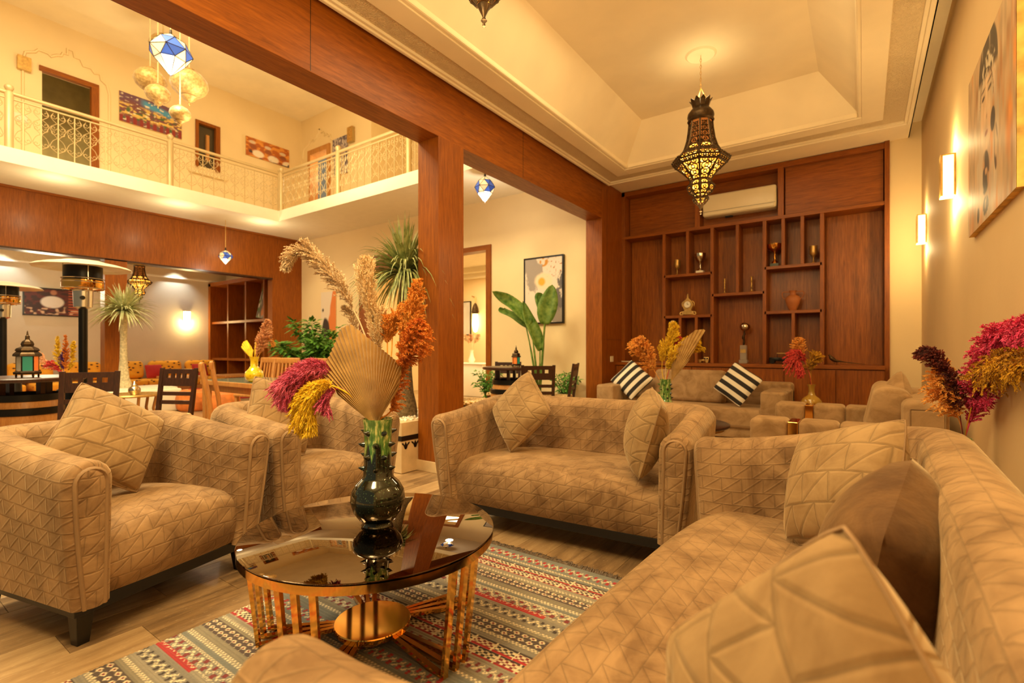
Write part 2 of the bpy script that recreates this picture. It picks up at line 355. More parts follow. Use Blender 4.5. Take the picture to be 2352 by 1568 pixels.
# atrium far wall with two doorways
wf = MB(); wf.box(-11.6, -8.85, 7.05, 7.2, 0, 3.83); wf.box(-8.85, -7.2, 7.05, 7.2, 2.88, 3.83); wf.box(-7.2, -6.95, 7.05, 7.2, 0, 3.83); wf.box(-6.95, -5.53, 7.05, 7.2, 2.95, 3.83); wf.box(-5.53, -3.475, 7.05, 7.2, 0, 3.83)
struct('wall_far', wf, M['wall'], 'cream ground floor wall of the atrium with two doorways')
def frame(name, label, x0, x1, z1, wd=.11):
    o = struct(name, MB().box(x0-wd+.02, x0+.02, 7.02, 7.22, 0, z1), M['woodz'], label)
    B(x1-.02, x1+wd-.02, 7.02, 7.22, 0, z1).obj('jamb', M['woodz'], o); B(x0-wd+.02, x1+wd-.02, 7.02, 7.22, z1, z1+wd-.02).obj('lintel', M['woodx'], o)
frame('door_1', 'wide oak framed doorway behind the green tufted palm', -8.85, -7.2, 2.87, .3)
frame('door_2', 'oak framed doorway to the bright side room', -6.95, -5.53, 2.94)
sr = MB(); sr.box(-10.2, -3.4, 10.4, 10.5, 0, 3.4); sr.box(-4.2, -4.1, 7.2, 10.4, 0, 3.4); sr.box(-10.3, -10.2, 7.2, 10.4, 0, 3.4)
struct('wall_side_rooms', sr, M['wall'], 'cream walls of the rooms behind the doorways')
struct('ceiling_side_rooms', B(-10.3, -3.4, 7.2, 10.5, 3.3, 3.4), M['white'], 'white ceiling of the side rooms')
cn = struct('trim_7', B(-10.2, -4.2, 10.2, 10.4, 3.05, 3.3), M['white'], 'white stepped cornice in the bright side room', bevel=.02); B(-4.5, -4.2, 7.2, 10.2, 3.12, 3.3).obj('cornice_step', M['white'], cn)
B(-10.2, -4.5, 10.0, 10.2, 3.17, 3.3).obj('cornice_step', M['white'], cn)
# balcony slab, upper walls and ceiling
sl = MB(); sl.box(-11.6, -10.0, -2, 7.2, 3.83, 4.05); sl.box(-10.0, -3.3, 5.66, 8.4, 3.83, 4.05); struct('trim_4', sl, M['white'], 'white balcony slab running round the atrium')
uw = MB(); YA = [(-2, 2.29, 4.05, 6.85), (2.29, 3.0, 5.94, 6.85), (3.0, 4.73, 4.05, 6.85), (4.73, 5.1, 4.05, 5.04), (4.73, 5.1, 5.97, 6.85), (5.1, 7.25, 4.05, 6.85)]
for y0, y1, z0, z1 in YA: uw.box(-11.62, -11.5, y0, y1, z0, z1)
struct('wall_upper_left', uw, M['wall'], 'cream upper gallery wall with a door, a window and two prints')
ub = MB(); ub.box(-11.62, -11.1, 7.1, 7.25, 4.05, 6.85); ub.box(-11.1, -10.35, 7.1, 7.25, 5.93, 6.85); ub.box(-10.35, -8.81, 7.1, 7.25, 4.05, 6.85); ub.box(-8.95, -8.81, 7.25, 8.4, 4.05, 6.85); ub.box(-11.62, -3.3, 8.3, 8.4, 4.05, 6.85)
struct('wall_upper_far', ub, M['wall'], 'cream upper gallery end wall with a lit doorway')
struct('wall_upper_right', B(-3.475, -3.3, -2, 8.4, 3.70, 6.95), M['wall'], 'wall above the beam on the atrium side')
struct('ceiling_upper', B(-11.65, -3.3, -2, 8.4, 6.85, 6.95), M['ceil'], 'high cream ceiling of the atrium')
struct('wall_upper_room', MB().box(-13.3, -13.2, 1.4, 6, 4, 6.9).box(-13.2, -11.62, 1.3, 1.4, 4, 6.9).box(-13.2, -11.62, 3.5, 3.6, 4, 6.9).box(-13.2, -11.62, 6, 6.1, 4, 6.9).box(-13.2, -11.62, 1.4, 6, 6.6, 6.7).box(-13.3, -11.6, 1.3, 6.1, 3.95, 4.05), plain('olive_room_paint', (166, 146, 92), .8), 'olive room behind the upper gallery door')
d3 = struct('door_3', MB().box(-11.56, -11.46, 2.95, 3.06, 4.05, 5.92), M['woodz'], 'dark oak frame of the open gallery door'); B(-11.56, -11.46, 2.25, 3.06, 5.92, 6.0).obj('lintel', M['woody'], d3)
d4 = struct('door_4', MB().box(-11.17, -11.06, 7.06, 7.28, 4.05, 5.9), M['pine'], 'pale wood doorway in the gallery corner'); B(-10.39, -10.28, 7.06, 7.28, 4.05, 5.9).obj('jamb', M['pine'], d4); B(-11.17, -10.28, 7.06, 7.28, 5.9, 6.02).obj('lintel', M['pine'], d4)
w1 = struct('window_1', MB().box(-11.56, -11.47, 4.68, 4.74, 5.0, 5.94).box(-11.56, -11.47, 5.08, 5.17, 5.0, 5.94).box(-11.56, -11.47, 4.68, 5.17, 5.94, 6.0), M['woodz'], 'narrow wood framed gallery window')
B(-11.58, -11.56, 4.74, 5.08, 5.04, 5.94).obj('pane', plain('dark_window_pane', (70, 56, 34), .08), w1); B(-11.57, -11.5, 4.9, 4.96, 5.2, 5.75).obj('mullion', M['pine'], w1)
B(-11.5, -11.44, 4.55, 5.28, 4.86, 4.92).obj('window_sill', M['wall'], w1)
d5 = struct('door_5', MB().box(-8.0, -7.9, 8.26, 8.31, 4.05, 5.42), M['woodz'], 'dark door frame in the gallery recess'); B(-8.0, -6.9, 8.26, 8.31, 5.42, 5.5).obj('lintel', M['woodx'], d5); B(-7.9, -6.95, 8.27, 8.3, 4.05, 5.42).obj('door_panel', M['white'], d5)
light('POINT', (-10.7, 7.75, 5.6), 25, (1, .85, .55), .1); light('POINT', (-12.4, 2.5, 4.55), 14, (1, .85, .55), .06)
MB().lathe([(0, -.09), (.07, -.06), (.09, 0), (.07, .06), (0, .09)], 20).obj('globe_lamp', emis('globe_lamp_glow', (255, 240, 200), 14), smooth=60).location = (-12.75, 2.68, 4.5)
tag(bpy.data.objects['globe_lamp'], 'small glowing globe lamp inside the open gallery door', 'lamp')
# stucco arches on the gallery walls
def arch(name, label, pts, axis):
    tag(MB().tube(pts, .022, 6).obj(name, M['wall'], smooth=60), label, 'moulding')
A = [(1.93, 4.05), (1.93, 5.95), (2.0, 6.12), (2.22, 6.16)]
hw = [(2.24, 6.26), (2.36, 6.26), (2.40, 6.22), (2.48, 6.28), (2.54, 6.30), (2.56, 6.36), (2.62, 6.36), (2.62, 6.46), (2.70, 6.46), (2.72, 6.36), (2.80, 6.36), (2.84, 6.26), (2.95, 6.27), (3.0, 6.2), (3.08, 6.22), (3.1, 6.12), (3.18, 6.06), (3.22, 5.9), (3.22, 4.1)]
arch('stucco_arch', 'cream stucco arch moulding around the open gallery door', [(-11.495, y, z) for y, z in [(2.05, 4.1), (2.05, 6.0), (2.08, 6.14), (2.2, 6.2)]+hw], 0)
arch('stucco_arch', 'cream stucco arch moulding cut by the left edge of the photo', [(-11.495, 3.4-y, z) for y, z in [(1.66, 4.1), (1.66, 6.1), (1.8, 6.3), (2.1, 6.45), (2.4, 6.5)]], 0)
arch('stucco_arch', 'cream stucco arch moulding above the lit corner doorway', [(-13.36+y, 7.095, z) for y, z in [(1.93, 5.9), (1.98, 6.12), (2.2, 6.2)]+hw[:-1]], 0)
# salon behind the left beam
lb = MB(); lb.box(-11.6, -11.4, -2, 6.3, 2.82, 3.83); lbo = struct('trim_5', lb, M['woodz'], 'deep oak fascia over the salon openings'); B(-11.6, -11.4, 6.3, 7.05, 0, 3.83).obj('end_panel', M['woodz'], lbo); B(-11.41, -11.36, -2, 7.05, 3.79, 3.83).obj('top_moulding', M['woody'], lbo)
B(-11.62, -11.38, -2, 6.3, 2.80, 2.83).obj('soffit_edge', M['dark'], lbo)
struct('trim_6', B(-11.62, -11.38, 3.12, 3.46, 0, 2.82), M['woodz'], 'oak post between the salon openings')
struct('wall_salon', MB().box(-15.1, -15, -2, 7, 0, 3.4).box(-15, -11.6, 6.95, 7.05, 0, 3.4), M['wallg'], 'grey beige salon wall behind the banquettes')
cs = struct('trim_8', MB().box(-15, -14.93, -2, 6.95, 3.04, 3.08).box(-15, -14.93, -2, 6.95, 3.33, 3.4), M['white'], 'carved white cornice of the salon'); B(-15, -14.95, -2, 6.95, 3.08, 3.33).obj('carved_band', M['carved'], cs)
B(-15, -11.6, 6.89, 6.95, 3.04, 3.4).obj('carved_band', M['carved'], cs)
struct('ceiling_salon', B(-15.1, -11.6, -2, 7.05, 3.4, 3.5), M['white'], 'white salon ceiling')
for y in (2.3, 5.6): light('SPOT', (-14.72, y, 3.39), 38, (.85, .95, 1), .03, cone=100)
# ------------------------------------------------------------------ quilted sofas
def section(T, H, zi, zo, n=9):
    """(outward offset, z) from inner bottom over the roll to outer bottom"""
    pts = [(-T/2, zi+(H-T/2-zi)*k/5) for k in range(5)]
    for k in range(n+1):
        a = PI-PI*k/n; pts.append((T/2*math.cos(a), H-T/2+T/2*math.sin(a)))
    for k in range(1, 8):
        z = H-T/2-(H-T/2-zo)*k/7; q = k/7; pts.append((T/2-.035*q**1.6, z))
    return pts
def make_sofa(name, label, W, D, loc, rz, group=None, T=.17, HF=.73, HB=.805):
    t = thing(name, label, 'sofa' if W > 1.2 else 'armchair', loc, rz, group)
    def df(p):
        x, y, z = p; k_ = max(0, min(1, 1-z/.72)); return (x*(1-.055*k_*(1.2/max(W, 1.2))), y+.05*k_*(1-2*y/D), z)
    Rr = .13; hx, yb = W/2-T/2, D-T/2; path = []
    for k in range(9): path.append((-hx, (yb-Rr)*k/8, -1, 0))
    for k in range(1, 8): a = PI/2*k/8; path.append((-hx+Rr-Rr*math.cos(a), yb-Rr+Rr*math.sin(a), -math.cos(a), math.sin(a)))
    nb = max(6, int(W*10))
    for k in range(nb+1): path.append((-hx+Rr+(2*hx-2*Rr)*k/nb, yb, 0, 1))
    for k in range(7, 0, -1): a = PI/2*k/8; path.append((hx-Rr+Rr*math.cos(a), yb-Rr+Rr*math.sin(a), math.cos(a), math.sin(a)))
    for k in range(8, -1, -1): path.append((hx, (yb-Rr)*k/8, 1, 0))
    Hat = lambda y: HF+(HB-HF)*smooth01(y/(D*.95))
    rows = []; uvs = []; L = 0; rr = .032
    def ringrow(px, py, nx, ny, T_, H_, dy):
        return [df((px+nx*o, py+ny*o-dy, z)) for o, z in section(T_, H_, .155, .155)]
    def uvrow(s_):
        q = section(T, HB, .155, .155); out = []; l = 0
        for i, p in enumerate(q):
            if i: l += math.hypot(p[0]-q[i-1][0], p[1]-q[i-1][1])
            out.append((s_, l))
        return out
    for k in (4, 3, 2, 1):
        a = PI/2*k/4; px, py, nx, ny = path[0]; rows.append(ringrow(px, py, nx, ny, T-2*rr*(1-math.cos(a)), HF-rr*(1-math.cos(a)), rr*math.sin(a))); uvs.append(uvrow(-rr*k/4))
    for i, (px, py, nx, ny) in enumerate(path):
        if i: L += math.hypot(px-path[i-1][0], py-path[i-1][1])
        rows.append(ringrow(px, py, nx, ny, T, Hat(py), 0)); uvs.append(uvrow(L))
    for k in (1, 2, 3, 4):
        a = PI/2*k/4; px, py, nx, ny = path[-1]; rows.append(ringrow(px, py, nx, ny, T-2*rr*(1-math.cos(a)), HF-rr*(1-math.cos(a)), rr*math.sin(a))); uvs.append(uvrow(L+rr*k/4))
    MB().grid(rows, uvs, flip=True).obj('tub_back_and_arms', M['velvet'], t, smooth=180)
    for sx in (-1, 1):                                  # arm fronts with double piping
        q = section(T-2*rr, HF-rr, .155, .155); P = [df((sx*hx+sx*o, -rr-.003, z)) for o, z in q]; n = len(P)
        m = MB(); R_ = []; U = []
        for i in range(n//2):
            a_, b_ = P[i], P[n-1-i]; row = []; ur = []
            for k in range(7):
                f = k/6; bu = -.014*math.sin(PI*f); row.append((a_[0]+(b_[0]-a_[0])*f, a_[1]+(b_[1]-a_[1])*f+bu, a_[2]+(b_[2]-a_[2])*f)); ur.append((row[-1][0], row[-1][2]))
            R_.append(row); U.append(ur)
        af = m.grid(R_, U).obj('arm_front', M['velvet'], t, smooth=180, recalc=True)
        MB().tube(P, .0085, 6).obj('piping', M['piping'], af, smooth=60)
    hwid = W/2-T+.012; prof = [(.03, .158), (.008, .20), (-.004, .27), (-.002, .33), (.012, .385), (.045, .425), (.10, .447), (.18, .455), (.32, .455), (.48, .448), (D-T+.02, .43)]
    nx = max(12, int(W*18)); P = []; U = []
    for i in range(nx+1):
        f = -1+2*i/nx; row = []; ur = []; l = 0
        for j, (y, z) in enumerate(prof):
            if j: l += math.hypot(y-prof[j-1][0], z-prof[j-1][1])
            cr = (1-abs(f)**3.2); wz = smooth01((z-.2)/.22)
            row.append(df((f*hwid, y-.022*cr*(1-smooth01((y-.05)/.2))*smooth01((z-.12)/.1), z-.030*(1-cr)*wz+.012*cr*wz))); ur.append((f*hwid, l))
        P.append(row); U.append(ur)
    MB().grid(P, U).obj('seat', M['velvet'], t, smooth=180)
    MB().box(-W/2+.075, W/2-.075, .055, D-.055, .115, .165).obj('base_rail', M['black'], t, bevel=.003)
    for sx in (-1, 1):
        for y in (.09, D-.10):
            MB().taper(sx*(W/2-.115), y, 0, .14, .042, .064, ox=sx*.006, oy=-.006 if y < .3 else .006).obj('leg', M['black'], t, bevel=.002)
    return t
def pillow(name, label, size, thick, M_, mat, group=None, seam=True, n=18, uvo=0):
    m = MB()
    for sd in (1, -1):
        P = []; U = []
        for i in range(n+1):
            row = []; ur = []
            for j in range(n+1):
                a, b = -1+2*i/n, -1+2*j/n
                pin = 1-.07*(1-a*a)*abs(b)**3*1 ; pin2 = 1-.07*(1-b*b)*abs(a)**3
                h = ((1-a*a)*(1-b*b))**.5*thick/2*1.15
                rc = 1-.075*abs(a*b)**4; row.append((a*size/2*pin2*rc, sd*h, b*size/2*pin*rc)); ur.append((a*size/2+uvo, b*size/2+uvo))
            P.append(row); U.append(ur)
        m.grid(P, U, flip=(sd > 0))
    o = m.obj(name, mat, smooth=180); o.matrix_world = M_; tag(o, label, 'pillow', group)
    if seam:
        e = [(-1+2*k/14, -1) for k in range(14)]+[(1, -1+2*k/14) for k in range(14)]+[(1-2*k/14, 1) for k in range(14)]+[(-1, 1-2*k/14) for k in range(14)]
        pts = [(a*size/2*(1-.07*(1-b*b)*abs(a)**3)*(1-.075*abs(a*b)**4), 0, b*size/2*(1-.07*(1-a*a)*abs(b)**3)*(1-.075*abs(a*b)**4)) for a, b in e]
        MB().tube(pts, .0032, 6, closed=True).obj('piping', M['piping'], o, smooth=60)
    return o
make_sofa('armchair', 'quilted taupe velvet armchair in the left foreground, whole front and black legs in view', .93, .84, (-2.505, .975, 0), 103.5, 'quilted armchairs')
make_sofa('armchair', 'quilted taupe velvet armchair behind the glazed vase, beside the planter', .93, .84, (-2.63, 1.91, 0), 92, 'quilted armchairs')
make_sofa('loveseat', 'quilted taupe velvet two seat sofa facing the glass coffee table', 1.66, .86, (-1.50, 2.43, 0), 4.5, None)
make_sofa('sofa', 'long quilted taupe velvet sofa along the right wall in the foreground', 2.27, .96, (-.655, 1.44, 0), -91.8, None, HB=.86)
PG = 'quilted scatter pillows'
def lean(loc, face, tilt, spin, size):    # pillow standing on loc, facing heading 'face', tilted back, spun in its own plane
    return Matrix.Translation(loc) @ Matrix.Rotation(R(face), 4, 'Z') @ Matrix.Rotation(R(-tilt), 4, 'X') @ Matrix.Rotation(R(spin), 4, 'Y')
S = .44
pillow('pillow', 'quilted pillow standing on its corner in the left foreground armchair', S, .19, lean((-2.93, .82, .73), 108, 24, 36, S), M['velvetp'], PG)
pillow('pillow', 'quilted pillow in the armchair behind the pink and yellow plumes', S, .19, lean((-3.02, 1.72, .73), 96, 22, 24, S), M['velvetp'], PG)
pillow('pillow', 'quilted pillow on its corner at the left end of the two seat sofa', S, .19, lean((-1.93, 2.82, .73), -14, 22, 40, S), M['velvetp'], PG)
pillow('pillow', 'quilted pillow seen nearly edge on at the right end of the two seat sofa', S, .19, lean((-.98, 2.66, .70), -62, 14, 10, S), M['velvetp'], PG)
pillow('pillow', 'quilted pillow in the far corner of the long sofa', S+.01, .2, lean((-.06, 2.06, .68), -48, 26, -20, S), M['velvetp'], PG)
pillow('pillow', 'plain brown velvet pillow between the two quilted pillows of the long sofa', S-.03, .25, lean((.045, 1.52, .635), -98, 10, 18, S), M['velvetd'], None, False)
pillow('pillow', 'blurred quilted pillow nearest to the camera on the long sofa', S-.05, .19, lean((-.045, .63, .70), -38, 10, 45, S), M['velvetp'], PG)

# ------------------------------------------------------------------ glass coffee table
ct = thing('coffee_table', 'round smoked glass coffee table on a gold slatted base', 'table', (-1.61, 1.305, 0), 0)
TH, TRr = .435, .485
MB().lathe([(.0, TH-.008), (TRr-.004, TH-.008), (TRr, TH-.004), (TRr, TH-.001), (TRr-.003, TH), (0, TH)], 96, cap=False).obj('glass_top', M['smoke'], ct, smooth=30)
MB().lathe([(TRr-.03, TH-.009), (TRr-.03, TH-.038), (TRr-.002, TH-.038), (TRr-.002, TH-.009), (TRr-.03, TH-.009)], 96, cap=False).obj('gold_rim', M['gold'], ct, smooth=30)
def bar():
    m = MB(); hw, th = .0115, .006; P = [(TRr-.016, TH-.036), (.385, .012), (.385, .006), (.16, .03)]
    prof = [(TRr-.016, TH-.036), (.392, .005), (.13, .052)]
    m.hexa([(.416,-hw,.0),(.43,-hw,.0),(.43,hw,.0),(.416,hw,.0)], [(TRr-.024,-hw,TH-.036),(TRr-.008,-hw,TH-.036),(TRr-.008,hw,TH-.036),(TRr-.024,hw,TH-.036)])
    m.hexa([(.11,-hw*.8,.04),(.422,-hw,.0),(.422,hw,.0),(.11,hw*.8,.04)], [(.11,-hw*.8,.056),(.422,-hw,.018),(.422,hw,.018),(.11,hw*.8,.056)])
    return m.mesh('bar', M['gold'])
bmesh_ = bar()
for g in range(5):
    for k in (-1, 0, 1): link('bar', bmesh_, ct, Matrix.Rotation(R(g*72+291+k*7.8), 4, 'Z'))
MB().lathe([(0, .03), (.13, .03), (.148, .045), (.15, .062), (.147, .066), (0, .066)], 64, cap=False).obj('base_disc', M['gold'], ct, smooth=30)

# ------------------------------------------------------------------ kilim rug (woven bands as flat colour)
def rug():
    x0, x1, y0, y1 = -2.24, -.42, -.55, 2.31; nx, ny = 430, 680
    X, Y = np.meshgrid(np.linspace(0, 1, nx)*(x1-x0), np.linspace(0, 1, ny)*(y1-y0)); Yt = (y1-y0)-Y
    c = lambda *q: np.array(lin(*q)[:3])
    GB, TE, GR, CR, RD, MA, BK, OL = c(126,118,105), c(114,114,106), c(140,130,112), c(214,196,160), c(160,40,40), c(118,44,44), c(62,50,46), c(128,118,98)
    rng = np.random.default_rng(3); col = np.zeros((ny, nx, 3)); col[:] = GB
    def band(a, b): return (Yt >= a) & (Yt < b)
    def zig(a, b, w, c1, c2=None, bg=None):
        m = band(a, b); f = (Yt-a)/(b-a); tri = np.abs(((X/w) % 1)*2-1)
        if bg is not None: col[m] = bg
        col[m & ((np.abs(f-tri*.7-.15) < .17) & ((np.floor(X/.008)+np.floor(Yt/.008)) % 3 > 0))] = c1
        if c2 is not None: col[m & (f > .55) & (tri < .3)] = c2; col[m & (f < .4) & (tri > .72)] = c2
    def chk(a, b, w, c1, c2):
        m = band(a, b); f = np.floor(X/w)+np.floor((Yt-a)/w); col[m] = np.where((f[m] % 2 == 0)[:, None], c1, c2)
    def dia(a, b, w, c1, c2, c3):
        m = band(a, b); u = (X/w) % 1; v_ = ((Yt-a)/w*1.3) % 1; d = np.abs(u-.5)+np.abs(v_-.5)
        col[m] = c1; col[m & (d < .42)] = c2; col[m & (d < .2)] = c3
    def dots(a, b, w, c1):
        m = band(a, b); col[m & (np.sin(X/w*2*PI)*np.sin((Yt-a)/(b-a)*2*PI) > .1)] = c1
    def cells(a, b, w, s=0):
        m = band(a, b); u = (X/w+s) % 1; idx = np.floor(X/w+s); f = (Yt-a)/(b-a)
        tri = (np.floor(u*7)+np.floor(f*5)) % 2 == 0; alt = (idx % 2 == 0)
        col[m] = CR; col[m & tri & alt] = MA; col[m & tri & ~alt] = BK
        col[m & (f > .78)] = RD; col[m & (f < .1)] = BK; col[m & (u < .07)] = CR
    y = 0
    seq = [('p', TE, .035), ('zig', .05, .05, CR, RD, TE), ('p', TE, .02), ('dots', .02, .018), ('p', TE, .018), ('cells', .05, .09, 0), ('cells', .05, .09, .5), ('p', GR, .02), ('dots', .018, .018), ('p', OL, .015),
           ('dia', .06, .036), ('p', OL, .035), ('dots', .02, .018), ('p', TE, .02), ('dots', .016, .018), ('chkzig', .045), ('red', .03), ('p', GB, .02), ('zig', .045, .05, CR, BK, GB), ('p', GR, .025), ('dots', .02, .018), ('p', OL, .02),
           ('dia', .07, .04), ('dots', .018, .018), ('p', GB, .03), ('cells', .055, .10, .2), ('cells', .055, .10, .7), ('p', GR, .025), ('zig', .045, .05, CR, MA, GR), ('p', OL, .03), ('dots', .018, .02), ('p', TE, .02)]
    tot = y1-y0
    while y < tot:
        for q in seq:
            if y >= tot: break
            if q[0] == 'p': col[band(y, y+q[2])] = q[1]; y += q[2]; continue
            if q[0] == 'red': col[band(y, y+q[1])] = np.where(((np.floor(X/.42+.3) % 2) == 0)[band(y, y+q[1])][:, None], RD, GR); zig(y, y+.012, .03, CR); y += q[1]; continue
            h = q[1]
            if q[0] == 'zig': zig(y, y+h, q[2], q[3], q[4], q[5])
            elif q[0] == 'dots': col[band(y, y+h)] = GR; dots(y, y+h, q[2], CR)
            elif q[0] == 'cells': cells(y, y+h, q[2], q[3])
            elif q[0] == 'dia': dia(y, y+h, q[2], BK*1.6, CR, MA)
            elif q[0] == 'chkzig': zig(y, y+h, .07, CR, MA, GB)
            y += h
    col *= rng.uniform(.86, 1.1, (ny, 1, 1)); col *= rng.uniform(.9, 1.08, (ny, nx, 1)); col = np.clip(col, 0, 1)
    verts = np.stack([X+x0, Y+y0, .009+.0012*np.sin(Yt*420)], -1).reshape(-1, 3)
    idx = np.arange(nx*ny).reshape(ny, nx); F = np.stack([idx[:-1,:-1], idx[:-1,1:], idx[1:,1:], idx[1:,:-1]], -1).reshape(-1, 4)
    me = bpy.data.meshes.new('kilim'); me.from_pydata(verts.tolist(), [], F.tolist()); a = me.color_attributes.new('Col', 'FLOAT_COLOR', 'POINT')
    a.data.foreach_set('color', np.concatenate([col.reshape(-1, 3), np.ones((nx*ny, 1))], 1).astype(np.float32).ravel()); me.materials.append(M['rug'])
    t = thing('kilim_rug', 'grey and red woven kilim rug with fringe under the coffee table', 'rug'); link('woven_field', me, t)
    MB().box(x0, x1, y0, y1, .001, .0078).obj('backing', plain('rug_backing', (104, 104, 98), .95), t)
    f = MB(); rr = random.Random(5)
    for i in range(420):
        x = x0+(x1-x0)*i/419; l = rr.uniform(.03, .06); dx = rr.uniform(-.018, .018); pts = [(x, y1-.003, .008), (x+dx*.4, y1+l*.5, .009+rr.random()*.007), (x+dx, y1+l, .004+rr.random()*.006)]
        f.tube(pts, [.0028, .0026, .0016], 4)
    fo = f.obj('fringe', plain('grey_fringe_yarn', (112, 98, 86), .95, var=.4, scale=60), t); fo['kind'] = 'stuff'
rug()
# ------------------------------------------------------------------ dried plumes and vases
RV = np.array([math.cos(R(YAW)), math.sin(R(YAW)), 0]); DV = np.array([-math.sin(R(YAW)), math.cos(R(YAW)), 0]); UP = np.array([0, 0, 1.])
def P3(a, z, d=0): return RV*a+DV*d+UP*z
def plume(parent, mat, pts, start=.35, width=.07, nb=90, nf=34, seed=0, th=.0016, droop=.25, spread=.75, name='plume', stem=True, fl=.3):
    nb = int(nb*1.45); nf = int(nf*1.15); th *= 1.15
    rng = np.random.default_rng(seed); S_ = spline(pts, 60); T_ = np.gradient(S_, axis=0); T_ /= np.linalg.norm(T_, axis=1)[:, None]
    s = start+(1-start)*np.sort(rng.random(nb))**.9; q = (s-start)/(1-start); k = s*59; i0 = np.clip(k.astype(int), 0, 58); f = (k-i0)[:, None]
    base = S_[i0]*(1-f)+S_[i0+1]*f; tan = T_[i0]
    prof = np.minimum(1, q/.18+.45)*np.minimum(1, (1-q)*1.6+.28)
    rd = rng.normal(size=(nb, 3)); rd -= (rd*tan).sum(1)[:, None]*tan; rd /= np.linalg.norm(rd, axis=1)[:, None]
    bd = tan*(1-spread*.55)+rd*spread*.62; bd /= np.linalg.norm(bd, axis=1)[:, None]
    bl = width*prof*rng.uniform(.65, 1.25, nb)*1.5
    r = np.sort(rng.random((nb, nf)), 1); dr = np.zeros((nb, nf, 3)); dr[..., 2] = -droop*(bl[:, None]*r**2)
    fb = base[:, None]+bd[:, None]*(bl[:, None]*r)[..., None]+dr
    fd = bd[:, None]+rng.normal(scale=.42, size=(nb, nf, 3)); fd[..., 2] -= droop*r; fd /= np.linalg.norm(fd, axis=2)[..., None]
    L = (width*fl*rng.uniform(.5, 1.2, (nb, nf))*(1.1-.55*r))[..., None]
    sd = np.cross(fd, rng.normal(size=(nb, nf, 3))); sd /= np.linalg.norm(sd, axis=2)[..., None]; sd *= th
    mid = fb+fd*L*.55; tip = fb+fd*L; tip[..., 2] -= droop*.3*L[..., 0]
    V = np.stack([fb-sd, fb+sd, mid+sd*.8, mid-sd*.8, tip], 2).reshape(-1, 3); n = nb*nf; o = np.arange(n)*5
    faces = np.stack([o, o+1, o+2, o+3], 1).tolist()+np.stack([o+3, o+2, o+4], 1).tolist()
    m = MB(); m.v = V.tolist(); m.f = faces; m.uv = [(0, 0)]*len(V)
    for j in range(0, nb, 1):       # branchlets
        a = base[j]; b = base[j]+bd[j]*bl[j]; b2 = b.copy(); b2[2] -= droop*bl[j]; sdv = np.cross(bd[j], [0, 0, 1.]); sdv = sdv/(np.linalg.norm(sdv)+1e-9)*th*.7
        m.add([a-sdv, a+sdv, b2], [(0, 1, 2)])
    if stem: m.tube(S_[::4].tolist()+[S_[-1].tolist()], [.0032]*12+[.0022]*4, 5)
    o_ = m.obj(name, mat, parent); return o_
def fan_leaf(parent, mat, base, u, v, nrm, outline, n=44, pleat=.006, name='fan_leaf'):
    """pleated dry palm fan: outline = [(angle deg, radius)] in the u,v plane"""
    A_ = np.array(outline, float); q = np.stack([A_[:, 1]*np.cos(np.radians(A_[:, 0])), A_[:, 1]*np.sin(np.radians(A_[:, 0]))], 1)
    seg = np.linspace(0, 1, 60)[:, None]; ln = np.concatenate([q[i]*(1-seg)+q[i+1]*seg for i in range(len(q)-1)])      # straight trimmed edges between the given corners
    la = np.degrees(np.arctan2(ln[:, 1], ln[:, 0])); lr = np.hypot(ln[:, 0], ln[:, 1]); od = np.argsort(la)
    ang = np.linspace(A_[0, 0], A_[-1, 0], n); rad = np.interp(ang, la[od], lr[od]); P = []
    for i, (a, r) in enumerate(zip(ang, rad)):
        d = u*math.cos(R(a))+v*math.sin(R(a)); s = 1 if i % 2 else -1
        P.append([tuple(base+d*r*q+nrm*(s*pleat*q**.8-.05*q*q*(.5+.5*math.cos(R(a-100)*2)))) for q in (.02, .25, .5, .75, 1)])
    m = MB().grid(P); o = m.obj(name, mat, parent); md = o.modifiers.new('thickness', 'SOLIDIFY'); md.thickness = .0016
    return o
def spiky_vase(label, loc, mat, Hh=.434, prof=None, spikes=True, sc=1):
    t = thing('glazed_vase', label, 'vase', loc)
    pr = prof or [(.0, .0), (.062, .0), (.066, .006), (.058, .016), (.075, .03), (.098, .062), (.109, .105), (.104, .145), (.085, .175), (.066, .192), (.059, .205), (.056, .25), (.054, .33), (.056, .40), (.061, .434), (.057, .434), (.050, .40), (.048, .30), (.05, .22), (0, .2)]
    pr = [(r*sc, z*Hh/.434) for r, z in pr]
    MB().lathe(pr, 40, cap=False).obj('body', mat, t, smooth=50)
    if spikes:
        m = MB().lathe([(.013*sc, 0), (.010*sc, .008*sc), (.004*sc, .020*sc), (.0, .026*sc)], 10, cap=False).mesh('spike', mat, 60)
        for lv in range(4):
            for k in range(5):
                a = 2*PI*(k+.5*(lv % 2))/5+.4; z = (.235+lv*.048)*Hh/.434; rr = .053*sc
                link('spike', m, t, Matrix.Translation((rr*math.cos(a), rr*math.sin(a), z)) @ Matrix.Rotation(a, 4, 'Z') @ Matrix.Rotation(R(78), 4, 'Y'))
    return t
VX, VY = -1.615, 1.335
spiky_vase('black and green drip glazed spiky vase on the coffee table', (VX, VY, .435), M['glaze'])
V0 = np.array([VX, VY, 0])
bq = thing('dried_bouquet', 'tall dried bouquet with a pleated fan leaf and coloured plumes in the table vase', 'bouquet', (VX, VY, .83))
def pts(off, l): return [P3(*q)-np.array([0, 0, off]) for q in l]
PT = lambda l: pts(.83, l)
plume(bq, M['p_beige'], PT([(0, .84, 0), (-.03, 1.05, .03), (-.06, 1.2, .04), (-.145, 1.37, .05), (-.225, 1.485, .05), (-.30, 1.555, .04), (-.355, 1.54, .03), (-.385, 1.49, .02)]), .38, .046, 240, 50, 1, .0012, .2, .7, fl=.34)
